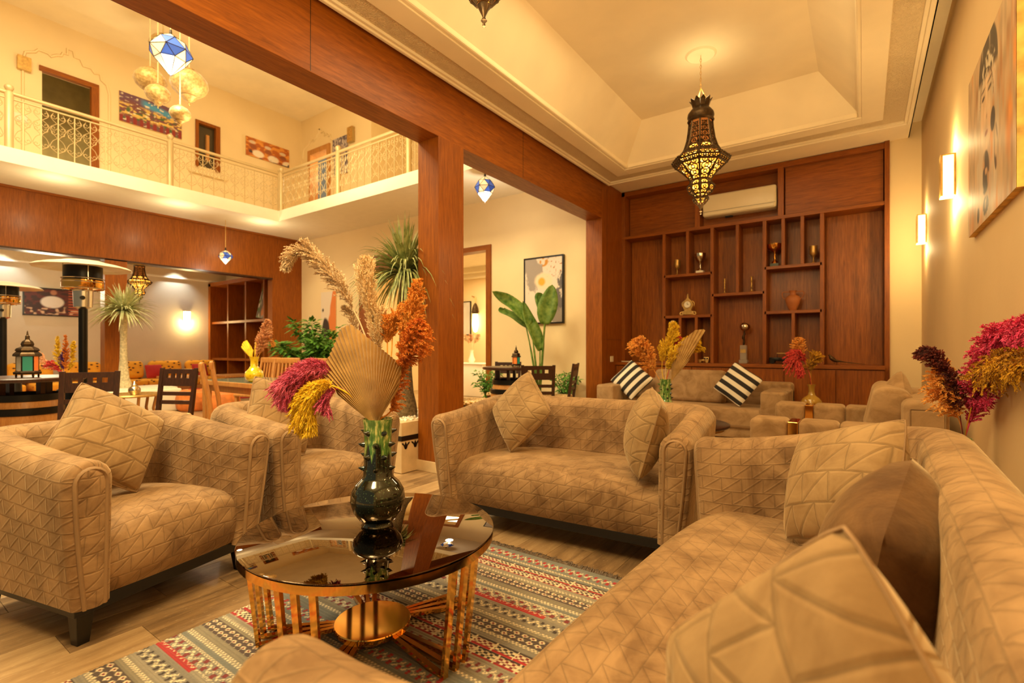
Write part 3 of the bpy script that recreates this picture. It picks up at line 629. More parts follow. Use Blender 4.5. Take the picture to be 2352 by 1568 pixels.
plume(bq, M['p_beige'], PT([(-.01, .84, 0), (-.06, 1.0, .05), (-.10, 1.15, .07), (-.13, 1.27, .09), (-.17, 1.33, .1)]), .5, .032, 80, 40, 11, .0012, .2, .7)
plume(bq, M['p_tan'], PT([(0, .84, 0), (-.03, 1.05, .06), (-.05, 1.25, .08), (-.07, 1.4, .09), (-.075, 1.52, .1)]), .5, .068, 220, 44, 2, .0011, .0, .5, fl=.3)
plume(bq, M['p_tan'], PT([(0, .84, 0), (-.0, 1.05, .06), (-.02, 1.2, .08), (-.02, 1.31, .09)]), .5, .06, 130, 44, 22, .0011, .0, .55, fl=.3)
plume(bq, M['p_orange'], PT([(0, .84, 0), (.05, 1.0, .03), (.09, 1.15, .04), (.125, 1.28, .04), (.155, 1.43, .03)]), .48, .055, 230, 50, 3, .0013, .3, .7)
plume(bq, M['p_orange'], PT([(0, .84, 0), (.03, 1.0, .05), (.04, 1.15, .07), (.045, 1.25, .08), (.09, 1.30, .07), (.10, 1.27, .06)]), .5, .052, 200, 50, 4, .0013, .3, .75)
plume(bq, M['p_orange'], PT([(0, .84, 0), (.02, 1.05, .06), (.02, 1.2, .08), (.03, 1.29, .09)]), .6, .045, 120, 44, 44, .0013, .3, .75)
plume(bq, M['p_rust'], PT([(0, .84, 0), (.05, .98, .02), (.10, 1.10, .01), (.145, 1.19, .0), (.165, 1.26, 0)]), .45, .062, 240, 50, 5, .0013, .45, .8)
plume(bq, M['p_rust'], PT([(0, .86, 0), (.05, .90, .02), (.075, 1.0, .03), (.10, 1.1, .03)]), .3, .04, 120, 44, 6, .0013, .5, .7)
plume(bq, M['p_pink'], PT([(-.01, .86, 0), (-.12, 1.0, .02), (-.20, 1.065, .02), (-.28, 1.07, .0), (-.345, 1.02, -.02), (-.36, .95, -.02)]), .34, .062, 300, 50, 7, .0013, .5, .75, fl=.5)
plume(bq, M['p_pink'], PT([(-.01, .86, 0), (-.1, .97, -.01), (-.16, .99, -.02), (-.2, .96, -.03), (-.2, .91, -.03)]), .5, .035, 80, 40, 71, .0013, .5, .75, fl=.5)
plume(bq, M['p_yellow'], PT([(-.01, .86, 0), (-.1, .96, -.02), (-.18, 1.005, -.03), (-.24, .985, -.04), (-.27, .92, -.04), (-.275, .84, -.04)]), .38, .055, 280, 50, 8, .0013, .55, .75, fl=.5)
fan_leaf(bq, M['fan'], P3(0, .015, -.03), RV, UP, -DV, [(60, .17), (68, .265), (73, .265), (106, .425), (112, .42), (138, .31), (143, .2)], n=64, pleat=.008)

# ------------------------------------------------------------------ built-in bookcase wall
bc = thing('bookcase', 'built in oak bookcase wall with open niches and base cabinets', 'bookcase', (0, 0, 0))
Y0, Y1 = 7.62, 7.93; X0, X1 = -3.208, .262
PA = lambda n, m_, *b, bev=.002: B(*b).obj(n, M[m_], bc, bevel=bev)
th = .045
PA('back_panel', 'woodd', X0, X1, Y1, Y1+.015, .93, 3.69)
PA('side_panel', 'woodz', X0, X0+.05, Y0, Y1, .95, 3.69); PA('side_panel', 'woodz', X1-.05, X1, Y0-.02, Y1, 0, 3.70)
PA('top_board', 'woodx', X0, X1, Y0, Y1, 3.62, 3.69)
PA('shelf', 'woodx', X0, X1, Y0-.005, Y1, 2.925, 2.97)
XD = [-2.518, -1.809, -1.118, -.441]
for x in XD: PA('divider', 'woodz', x-th/2, x+th/2, Y0, Y1, .95, 2.925)
for x in (-2.018, -.918): PA('divider', 'woodz', x-.035, x+.035, Y0, Y1, 2.97, 3.62)
for a, b, z in ((0, 1, 2.25), (0, 1, 1.625), (1, 2, 1.92), (2, 3, 2.25), (2, 3, 1.635)): PA('shelf', 'woodx', XD[a], XD[b], Y0, Y1, z, z+.04)
for x, z0, z1 in ((-2.161, 2.29, 2.925), (-1.466, 1.96, 2.925), (-.89, 2.29, 2.925), (-.665, 2.29, 2.925), (-2.273, .95, 1.625), (-2.034, .95, 1.625), (-.77, .95, 1.635)):
    PA('divider', 'woodz', x-.02, x+.02, Y0, Y1, z0, z1)
PA('countertop', 'woodx', X0, X1-.05, 7.35, Y1, .905, .95)
PA('cabinet_body', 'woodz', X0, X1-.05, 7.40, Y1, .0, .905)
DX = [X0+.01, -2.68, -2.03, -1.43, -.85, -.28, .205]
for a, b in zip(DX, DX[1:]): PA('cabinet_door', 'woodz', a+.003, b-.003, 7.372, 7.398, .08, .895)
PA('back_panel', 'woodd', X0+.06, -2.56, Y1-.02, Y1, .95, 2.925); PA('back_panel', 'woodd', -.41, X1-.06, Y1-.02, Y1, .95, 2.925)
PA('upper_panel', 'woodx', -.87, X1-.06, Y0+.06, Y0+.08, 2.98, 3.62); PA('upper_panel', 'woodx', X0+.06, -2.06, Y0+.2, Y0+.22, 2.98, 3.62); PA('upper_panel', 'woodx', -1.98, -.96, Y0+.2, Y0+.22, 2.98, 3.62)
# air conditioner
ac = thing('air_conditioner', 'ivory split air conditioner mounted in the upper bookcase bay', 'air conditioner', (-1.455, 7.82, 3.10))
MB().rbox(-.485, .485, -.22, 0, 0, .31, .03, 4).obj('housing', M['acw'], ac, smooth=40); ach = ac.children[0]
MB().box(-.46, .46, -.224, -.16, .012, .055).obj('air_flap', M['acw'], ach, bevel=.006); MB().box(-.47, .47, -.2215, -.2, .062, .066).obj('flap_gap', M['black'], ach); MB().box(.38, .44, -.2225, -.219, .09, .10).obj('status_light', M['white'], ach)
MB().box(-.2, -.1, -.08, -.03, -.02, .0).obj('pipe_cover', M['black'], ac)
# trophies and curios
IT = 7.74
def cup(name, label, cat, x, z, prof, mat, handles=None, base=None, g=None):
    t = thing(name, label, cat, (x, IT, z), 0, g); MB().lathe(prof, 24, cap=False).obj('body', mat, t, smooth=50)
    if base: MB().lathe(base[0], base[2] if len(base) > 2 else 4, rot=PI/4).obj('base', base[1], t)
    if handles:
        for s in (-1, 1): MB().tube(spline([(s*a, 0, b) for a, b in handles], 14).tolist(), .006, 6).obj('handle', mat, t, smooth=60)
    return t
gob = [(.0, 0), (.035, 0), (.03, .012), (.01, .03), (.008, .085), (.018, .10), (.042, .13), (.048, .17), (.044, .21), (.05, .24), (.046, .24), (.038, .18), (0, .12)]
cup('goblet', 'dull brass goblet in the niche left of the silver trophy', 'goblet', -2.35, 2.29, gob, M['brass'], g='brass goblets')
cup('goblet', 'dull brass goblet in the dark top right niche', 'goblet', -.545, 2.29, gob, M['brass'], g='brass goblets')
cup('trophy_cup', 'shiny silver trophy cup on a marble block', 'trophy', -2.005, 2.29, [(0, .04), (.045, .04), (.04, .06), (.014, .08), (.018, .11), (.01, .14), (.03, .17), (.065, .21), (.078, .26), (.08, .30), (.074, .30), (.06, .22), (0, .18)], M['silver'], base=([(.075, 0), (.075, .04)], M['white']))
cup('trophy_cup', 'tall gold trophy cup with two looping handles', 'trophy', -1.005, 2.29, [(0, .05), (.045, .05), (.04, .07), (.014, .10), (.02, .13), (.012, .17), (.016, .20), (.05, .235), (.085, .27), (.092, .32), (.085, .32), (.05, .26), (0, .22)], M['gold'], handles=[(.05, .245), (.10, .25), (.12, .30), (.115, .36), (.10, .37)], base=([(.075, 0), (.07, .05)], plain('green_marble', (70, 84, 76), .2)))
cst = [(0, 0), (.045, 0), (.04, .012), (.014, .025), (.011, .06), (.02, .075), (.011, .09), (.013, .15), (.02, .165), (.012, .18), (.018, .215), (.022, .225), (.01, .225), (0, .20)]
cup('candlestick', 'slim brass candlestick in the left of the tall middle niches', 'candlestick', -1.66, 1.96, [(r*.8, z) for r, z in cst], M['brass'], g='brass candlesticks')
cup('candlestick', 'stout brass candlestick in the right of the tall middle niches', 'candlestick', -1.30, 1.96, cst, M['brass'], g='brass candlesticks')
cup('amphora', 'terracotta amphora with two thin handles', 'vase', -.785, 1.675, [(0, 0), (.04, 0), (.055, .03), (.085, .11), (.092, .16), (.078, .195), (.038, .215), (.034, .25), (.05, .275), (.043, .275), (.028, .24), (0, .2)], M['terra'], handles=[(.03, .255), (.09, .262), (.125, .255), (.128, .21), (.115, .18), (.088, .165)])
ck = thing('mantel_clock', 'ornate gilt mantel clock on scrolled feet', 'clock', (-2.185, IT, 1.665))
MB().prism([(-.1, 0), (-.06, .012), (.06, .012), (.1, 0), (.085, .05), (.05, .075), (.075, .13), (.08, .17), (.062, .215), (.03, .245), (.012, .27), (.014, .30), (.0, .34), (-.014, .30), (-.012, .27), (-.03, .245), (-.062, .215), (-.08, .17), (-.075, .13), (-.05, .075), (-.085, .05)], -.03, .03, Matrix.Rotation(R(90), 4, 'X')).obj('case', M['brass'], ck, bevel=.006)
dl = MB().lathe([(0, 0), (.045, 0), (.05, .006), (.045, .012), (0, .012)], 28, TR((0, -.036, .165), 90)).obj('dial', M['white'], ck); MB().box(-.002, .002, -.052, -.049, .165, .195).obj('hand', M['black'], dl); MB().box(0, .022, -.052, -.049, .163, .167).obj('hand', M['black'], dl)
for s in (-1, 1):
    MB().tube(spline([(s*.06, 0, .06), (s*.11, -.01, .05), (s*.115, -.01, .015), (s*.085, -.01, .012)], 12).tolist(), .012, 7).obj('scroll_foot', M['brass'], ck, smooth=60); MB().tube(spline([(s*.06, 0, .22), (s*.09, 0, .19), (s*.085, 0, .14)], 10).tolist(), .009, 7).obj('scroll', M['brass'], ck, smooth=60)
sc_ = thing('figure_sculpture', 'slender bronze figure holding up a mirrored globe on a glass block', 'sculpture', (-1.405, IT, .95))
MB().box(-.055, .055, -.055, .055, 0, .05).obj('glass_block', M['clear'], sc_, bevel=.006); MB().box(-.042, .042, -.042, .042, .05, .26).obj('plaque_block', M['clear'], sc_, bevel=.006); MB().box(-.035, .035, -.045, -.042, .15, .2).obj('plaque', M['brass'], sc_)
MB().tube(spline([(0, 0, .26), (.008, 0, .32), (-.004, 0, .38), (.012, 0, .42), (.006, 0, .46)], 16).tolist(), [.01, .013, .016, .014, .013, .015, .019, .02, .018, .013, .012, .014, .011, .009, .008, .007], 8).obj('figure', M['bronze'], sc_, smooth=60)
MB().lathe([(0, -.065), (.04, -.055), (.066, -.02), (.07, .012), (.055, .045), (.03, .058), (0, .05)], 24, TR((.02, 0, .52), 0, 20)).obj('globe', M['silver'], sc_, smooth=60)
def car(name, label, x, L, Hh, mat, canopy):
    t = thing(name, label, 'model car', (x, IT, .95)); r = Hh*.24
    MB().rbox(-L/2, L*.08, -.03, .03, r, Hh*.58, .006, 2).obj('hood', mat, t, smooth=40)
    if canopy:
        MB().rbox(0, L*.48, -.032, .032, r, Hh*.55, .005, 2).obj('tub', mat, t, smooth=40); MB().box(-L*.1, L*.52, -.034, .034, Hh*.93, Hh).obj('roof', M['brass'], t, bevel=.003)
        for q in (-.06, .46): MB().box(q*L-.003, q*L+.003, -.03, -.024, Hh*.5, Hh*.93).obj('post', mat, t)
    else:
        cb = MB().rbox(0, L*.5, -.033, .033, r, Hh, .008, 2).obj('cabin', mat, t, smooth=40)
        for q in (.12, .36): MB().box(q*L-.012, q*L+.012, -.034, -.032, Hh*.62, Hh*.88).obj('window', M['black'], cb)
    for q in (-.33, .33):
        for s in (-1, 1): MB().lathe([(0, -.005), (r*.9, -.005), (r, 0), (r*.9, .005), (0, .005)], 16, TR((q*L, s*.035, r), 90), cap=False).obj('wheel', M['blackm'] if canopy else mat, t, smooth=40)
car('model_car', 'small gold model of a vintage saloon car in a lower niche', -1.95, .15, .085, M['brass'], False)
car('model_car', 'dark model of a vintage open car with a flat canopy', -.955, .24, .15, M['blackm'], True)
bd = thing('bird_figurine', 'bronze pheasant figurine with a long tail on the counter', 'figurine', (-.28, IT-.1, .95))
MB().tube(spline([(-.09, 0, .115), (-.075, 0, .12), (-.06, 0, .09), (-.02, 0, .055), (.04, 0, .045), (.1, 0, .035), (.3, 0, .012)], 26).tolist(), [.003, .009, .012, .012, .011, .012, .016, .02, .024, .026, .026, .025, .023, .02, .017, .014, .011, .009, .008, .007, .006, .005, .005, .004, .003, .002], 10).obj('body', M['bronze'], bd, smooth=60)
for s in (-.01, .01): MB().tube([(0, s, .04), (0, s, .0), (-.02, s, .0)], .002, 5).obj('leg', M['bronze'], bd)
tag(MB().rbox(-.08, .08, -.02, .02, 0, .015, .005, 2).obj('remote_control', M['acw'], smooth=40), 'slim white remote control lying on the bookcase counter', 'remote control').location = (-3.08, 7.5, .95)
def switch(label, M_):
    t = thing('light_switch', label, 'switch'); t.matrix_world = M_; MB().box(-.055, .055, -.008, 0, -.045, .045).obj('plate', M['acw'], t, bevel=.002)
    for s in (-.025, .025): MB().box(s-.022, s+.022, -.012, -.008, -.03, .03).obj('rocker', M['acw'], t, bevel=.001)
switch('white double light switch on the pilaster by the bookcase', Matrix.Translation((-3.208, 7.22, 1.0)) @ Matrix.Rotation(R(90), 4, 'Z'))
switch('white light switch on the gallery wall beside the open door', Matrix.Translation((-11.5, 2.03, 5.02)) @ Matrix.Rotation(R(90), 4, 'Z') @ Matrix.Scale(1.5, 4))
# ------------------------------------------------------------------ lounge seating beyond the two seat sofa
bs = thing('sofa', 'plain taupe sofa with blocky arms under the bookcase', 'sofa', (-1.9, 6.36, 0))
def ch_arm(t, x0, x1, y0, y1, z1, front=True, axis='y', n=3, band=None):
    """blocky arm of upholstered channels"""
    L = (y1-y0) if axis == 'y' else (x1-x0)
    for k in range(n):
        a, b = k/n, (k+1)/n
        if axis == 'y': MB().rbox(x0, x1, y0+L*a, y0+L*b, .1, z1, .035, 4).obj('arm_channel', M['velvets'], t, smooth=50)
        else: MB().rbox(x0+L*a, x0+L*b, y0, y1, .1, z1, .035, 4).obj('arm_channel', M['velvets'], t, smooth=50)
for x in (-1.16, .92): ch_arm(bs, x, x+.26, 0, .92, .66, n=3)
MB().rbox(-.92, .94, .02, .72, .2, .44, .05, 4).obj('seat_cushion', M['velvets'], bs, smooth=50); MB().rbox(-.92, .94, .06, .7, .08, .21, .02, 3).obj('base', M['velvets'], bs, smooth=50)
MB().tube([(-.9, .025, .245), (.92, .025, .245)], .006, 6).obj('piping', M['piping'], bs)
MB().rbox(-1.16, 1.18, .72, .95, .1, .73, .05, 4).obj('back', M['velvets'], bs, smooth=50)
for x in (-.05,):
    MB().rbox(-.47, .47, -.1, .1, 0, .44, .06, 5, TR((x, .60, .43), -8)).obj('back_cushion', M['velvets'], bs, smooth=60)
for sx in (-1.1, -.95, .95, 1.1):
    MB().taper(sx if abs(sx) > 1 else sx, .08 if abs(sx) > 1 else .84, 0, .1, .04, .05).obj('foot', M['black'], bs)
k = NT('black_white_stripe'); tc = k.n('TexCoord'); sp = k.n('SeparateXYZ'); k.l(tc.outputs['UV'], sp.inputs[0])
st = k.math('GREATER_THAN', k.math('FRACT', k.math('MULTIPLY', sp.outputs[0], 9.4)), .5); k.set(color=k.mix(st, lin(40, 34, 30), lin(232, 222, 200)), rough=.85); M['stripe'] = k.m
SG = 'striped pillows'
pillow('pillow', 'black and white striped pillow at the left end of the far sofa', .45, .13, lean((-2.68, 6.72, .72), 14, 22, 42, .45), M['stripe'], SG, False)
pillow('pillow', 'black and white striped pillow at the right end of the far sofa', .45, .13, lean((-1.28, 6.66, .72), -10, 22, -58, .45), M['stripe'], SG, False)
# two seater by the right wall, seen from its side
lv = thing('side_sofa', 'taupe sofa with channelled arms and gold bands by the right wall', 'sofa', (.0, 0, 0))
def banded(y0, y1):
    for a, b in ((-.73, -.47), (-.40, -.14), (-.14, .10), (.10, .34)): MB().rbox(a, b, y0, y1, .1, .615, .04, 4).obj('arm_channel', M['velvets'], lv, smooth=50)
    MB().box(-.47, -.40, y0+.012, y1-.012, .1, .603).obj('gold_band', M['gold'], lv, bevel=.004)
banded(4.25, 4.52); banded(5.62, 5.89)
MB().rbox(-.66, .2, 4.52, 5.62, .14, .44, .05, 4).obj('seat_cushion', M['velvets'], lv, smooth=50)
MB().rbox(.22, .46, 4.25, 5.89, .1, .80, .05, 4).obj('back', M['velvets'], lv, smooth=50); MB().box(.26, .43, 4.242, 4.25, .2, .74).obj('end_panel', M['velvets'], lv, bevel=.004); MB().tube([(.255, 4.246, .2), (.255, 4.246, .75), (.435, 4.246, .75), (.435, 4.246, .2)], .005, 6).obj('piping', M['piping'], lv)
for y in (4.8, 5.34): MB().rbox(-.12, .12, -.27, .27, 0, .45, .08, 5, TR((.1, y, .42), 0, 12)).obj('back_cushion', M['velvets'], lv, smooth=60)
for x in (-.65, .38):
    for y in (4.33, 5.8): MB().taper(x, y, 0, .1, .04, .05).obj('foot', M['black'], lv)
pillow('pillow', 'crumpled plain taupe pillow on top of the side sofa cushions', .42, .18, lean((.2, 5.06, .72), -80, 14, 30, .4), M['velvets'], None, False)
# small round table in the far lounge with a vase
rt = thing('side_table', 'low round dark table between the far sofas', 'table', (-1.45, 4.85, 0))
MB().lathe([(0, .42), (.44, .42), (.45, .43), (.45, .445), (.44, .45), (0, .45)], 48, cap=False).obj('table_top', M['dark'], rt, smooth=30); MB().lathe([(.4, .39), (.4, .42), (.38, .42), (.38, .39), (.4, .39)], 48, cap=False).obj('brass_rim', M['brass'], rt)
for k_ in range(3): MB().taper(.3*math.cos(2.1*k_), .3*math.sin(2.1*k_), 0, .42, .03, .04).obj('leg', M['dark'], rt)
spiky_vase('green glazed vase on the low round table in the far lounge', (-1.62, 4.95, .45), glaze('green_glaze_far', .40, .05), Hh=.40)
b2 = thing('dried_bouquet', 'orange and yellow plumes with a slanted fan leaf in the far lounge vase', 'bouquet', (-1.62, 4.95, .8))
def PL(l): return [P3(a, z, d) for a, z, d in l]      # (sideways, height, depth) in metres
plume(b2, M['p_orange'], PL([(-0.018, -0.014, 0), (-0.101, 0.118, 0), (-0.167, 0.271, 0.02), (-0.232, 0.381, 0), (-0.289, 0.425, -0.02)]), .3, .11, 170, 40, 21, .003, .4, .75)
plume(b2, M['p_yellow'], PL([(0, -0.014, 0), (-0.026, 0.139, 0.03), (0, 0.315, 0.05), (0.075, 0.468, 0.06), (0.101, 0.6, 0.06)]), .35, .085, 170, 40, 22, .003, .1, .6)
plume(b2, M['p_yellow'], PL([(0, -0.014, 0), (0.009, 0.139, -0.04), (0.075, 0.293, -0.06), (0.184, 0.389, -0.08), (0.25, 0.403, -0.08)]), .25, .12, 200, 40, 23, .003, .3, .6)
plume(b2, M['p_red'], PL([(0, 0.008, 0), (0.075, 0.227, 0.05), (0.14, 0.403, 0.1), (0.175, 0.455, 0.1)]), .6, .05, 50, 30, 24, .003, .3, .6)
plume(b2, M['p_tan'], PL([(0, 0.008, 0), (0.031, 0.227, 0.08), (0.088, 0.446, 0.1), (0.105, 0.622, 0.1)]), .6, .05, 60, 30, 25, .003, 0, .5)
fan_leaf(b2, M['fan'], P3(.02, .03, -.1), RV*.8-DV*.6, UP, -DV, [(48, .25), (56, .62), (64, .56), (74, .40), (84, .2)], 24, .008)
cst_ = thing('corner_table', 'low corner table between the far sofas', 'table', (-.42, 6.5, 0)); MB().rbox(-.25, .25, -.25, .25, .46, .5, .01, 2).obj('table_top', M['dark'], cst_)
for sx in (-.2, .2):
    for sy in (-.2, .2): MB().taper(sx, sy, 0, .46, .03, .04).obj('leg', M['dark'], cst_)
gv = thing('gold_vase', 'small amber glass bottle vase behind the gold banded arm', 'vase', (-.47, 6.42, .5)); kA = NT('amber_glass'); kA.set(color=lin(206, 160, 60), rough=.08, trans=.35, coat=1); M['amber'] = kA.m
MB().lathe([(0, 0), (.06, 0), (.10, .03), (.105, .07), (.08, .11), (.04, .14), (.028, .18), (.03, .23), (.045, .26), (.038, .26), (.02, .2), (0, .1)], 28, cap=False).obj('body', M['amber'], gv, smooth=50)
b3 = thing('dried_bouquet', 'thin red and gold plumes in the small amber vase', 'bouquet', (-.47, 6.42, .74)); plume(b3, M['p_orange'], PL([(0, 0.007, 0), (-0.029, 0.177, 0), (-0.102, 0.347, 0), (-0.136, 0.444, 0), (-0.146, 0.526, 0)]), .45, .07, 110, 36, 31, .0035, .3, .8)
plume(b3, M['p_red'], PL([(0, 0.007, 0), (-0.039, 0.153, -0.02), (-0.116, 0.298, -0.04), (-0.194, 0.347, -0.05), (-0.165, 0.153, -0.06)]), .45, .09, 130, 36, 32, .0035, .5, .7)
plume(b3, M['p_ochre'], PL([(0, 0.007, 0), (-0.019, 0.129, -0.02), (-0.029, 0.226, -0.03), (0, 0.323, -0.04), (0.039, 0.332, -0.04)]), .35, .075, 110, 36, 33, .0035, .3, .8)
# floor vase behind the long sofa
fv = spiky_vase('dark glazed floor vase standing behind the long sofa', (.44, 3.6, 0), glaze('dark_floor_glaze', .67, .60), Hh=.67, spikes=False, sc=1.0,
                prof=[(0, 0), (.06, 0), (.09, .06), (.095, .15), (.07, .25), (.045, .32), (.04, .40), (.042, .434), (.036, .434), (.034, .36), (0, .2)])
b4 = thing('dried_bouquet', 'maroon, magenta and ochre plumes against the right wall', 'bouquet', (.44, 3.6, .62)); plume(b4, M['p_orange'], [(0.002, 0.009, 0.039), (-0.013, -0.002, 0.134), (-0.061, -0.036, 0.252), (-0.1, -0.063, 0.346), (-0.09, -0.056, 0.464)], .3, .075, 150, 44, 41, .0022, .5, .8)
plume(b4, M['p_maroon'], [(0.002, 0.009, 0.039), (-0.016, -0.04, 0.161), (-0.038, -0.068, 0.302), (-0.083, -0.113, 0.43), (-0.145, -0.168, 0.507), (-0.192, -0.202, 0.512)], .25, .06, 190, 44, 42, .0022, .3, .7)
plume(b4, M['p_hot'], [(0.006, 0.012, 0.039), (0.039, 0.035, 0.181), (0.05, -0.085, 0.33), (0.05, -0.244, 0.47), (0.05, -0.519, 0.583), (0.05, -0.934, 0.625), (0.05, -1.191, 0.592)], .18, .085, 360, 44, 43, .0022, .3, .75)
plume(b4, M['p_hot'], [(0.006, 0.012, 0.039), (0.028, 0.003, 0.137), (0.05, -0.049, 0.236), (0.05, -0.378, 0.291)], .3, .05, 70, 40, 431, .0022, .3, .7)
plume(b4, M['p_ochre'], [(0.006, 0.012, 0.039), (0.017, -0.042, 0.164), (0.045, -0.083, 0.33), (0.05, -0.427, 0.453), (0.05, -0.834, 0.499), (0.05, -1.084, 0.479)], .42, .08, 240, 44, 44, .0022, .4, .8)
# wall sconces
def sconce(label, M_, glow, E_=8, g='box sconces', w_=.1, h_=.31, d_=.085, front=True):
    t = thing('wall_sconce', label, 'lamp', group=g); t.matrix_world = M_
    MB().box(-w_/2+.002, w_/2-.002, -d_+.006, -.01, -h_/2+.006, h_/2-.006).obj('glass_shade', glow, t, bevel=.003)
    for sx in (-1, 1):
        MB().box(sx*w_/2-.005, sx*w_/2+.005, -d_, -d_+.01, -h_/2, h_/2).obj('corner_bar', M['brass'], t); MB().box(sx*w_/2-.005, sx*w_/2+.005, -.012, -.002, -h_/2, h_/2).obj('corner_bar', M['brass'], t)
    for s in (-1, 1): MB().box(-w_/2, w_/2, -d_, -.004, s*h_/2-.004, s*h_/2+.004).obj('end_frame', M['brass'] if s > 0 else glow, t)
    MB().box(-w_/2, w_/2, -.01, 0, -h_/2, h_/2).obj('back_plate', M['brass'], t); (MB().box(-w_/2, w_/2, -d_-.002, -d_+.005, -h_/2, h_/2).obj('front_mesh', M['brass'], t) if front else None)
    return t
G1 = emis('sconce_glass_glow', (255, 214, 132), 3.6)
MR = lambda y, z: Matrix.Translation((.565, y, z)) @ Matrix.Rotation(R(-90), 4, 'Z')
sconce('lit box sconce beside the portrait canvas', MR(5.0, 2.465), G1); sconce('lit box sconce nearest to the end wall', MR(7.09, 2.475), G1)
sconce('added unseen box sconce on the right wall, brightening ceiling and near sofa', MR(2.05, 2.47), G1)  # sconce added out of view to brighten ceiling and near sofa
for y in (2.05, 5.0, 7.09):  # the nearest pair of points belongs to the added sconce
    light('POINT', (.46, y, 2.25), 9 if y < 6 else 5.5, (1, .74, .34), .03); light('POINT', (.46, y, 2.69), 6 if y < 6 else 3.5, (1, .74, .34), .03)
sconce('lit box sconce on the salon wall', Matrix.Translation((-15, 5.887, 2.05)) @ Matrix.Rotation(R(90), 4, 'Z'), emis('salon_sconce_glow', (255, 226, 150), 10), w_=.16, h_=.26, front=False)
light('POINT', (-14.85, 5.887, 1.85), 14, (1, .72, .34), .05)
sconce('unlit brass mesh sconce in the gallery corner', Matrix.Translation((-9.46, 7.1, 6.0)), plain('unlit_sconce_glass', (178, 150, 92), .5), w_=.17, h_=.33)
sconce('square brass mesh box lamp high on the gallery wall', Matrix.Translation((-11.5, 2.06, 5.93)) @ Matrix.Rotation(R(90), 4, 'Z'), plain('unlit_box_glass', (206, 172, 104), .5), w_=.16, h_=.22, d_=.07)

# ------------------------------------------------------------------ painted canvases
def canvas(name, label, cat, W, Hh, M_, fn, nx=90, ny=70, frame=None, depth=.03, side=None):
    t = thing(name, label, cat); t.matrix_world = M_
    U, V = np.meshgrid(np.linspace(0, 1, nx), np.linspace(0, 1, ny)); C_ = np.clip(fn(U, V), 0, 1)
    verts = np.stack([(U-.5)*W, np.full_like(U, -depth), (V-.5)*Hh], -1).reshape(-1, 3); idx = np.arange(nx*ny).reshape(ny, nx); F = np.stack([idx[:-1,:-1], idx[:-1,1:], idx[1:,1:], idx[1:,:-1]], -1).reshape(-1, 4)
    me = bpy.data.meshes.new('print'); me.from_pydata(verts.tolist(), [], F.tolist()); a = me.color_attributes.new('Col', 'FLOAT_COLOR', 'POINT'); a.data.foreach_set('color', np.concatenate([C_.reshape(-1, 3), np.ones((nx*ny, 1))], 1).astype(np.float32).ravel()); me.materials.append(M['art']); link('print', me, t)
    MB().box(-W/2, W/2, -depth+.0015, 0, -Hh/2, Hh/2).obj('stretcher', side or M['stone'], t)
    if frame:
        for s in (-1, 1): MB().box(s*W/2-.012, s*W/2+.012, -depth-.008, 0, -Hh/2-.012, Hh/2+.012).obj('frame_side', frame, t); MB().box(-W/2, W/2, -depth-.008, 0, s*Hh/2-.012, s*Hh/2+.012).obj('frame_rail', frame, t)
    return t
cc = lambda *q: np.array(lin(*q)[:3])
def vnoise(U, V, s, seed=0, sy=None):
    rng = np.random.default_rng(seed); n = 64; g = rng.random((n, n)); x = U*s; y = V*(sy or s); i = np.floor(x).astype(int) % (n-1); j = np.floor(y).astype(int) % (n-1); fx = x-np.floor(x); fy = y-np.floor(y); fx = fx*fx*(3-2*fx); fy = fy*fy*(3-2*fy)
    return g[j, i]*(1-fx)*(1-fy)+g[j, i+1]*fx*(1-fy)+g[j+1, i]*(1-fx)*fy+g[j+1, i+1]*fx*fy
def lay(C, m, c): m = np.clip(m, 0, 1)[..., None]; return C*(1-m)+c*m
sst = lambda a, b, x: np.clip((x-a)/(b-a), 0, 1)
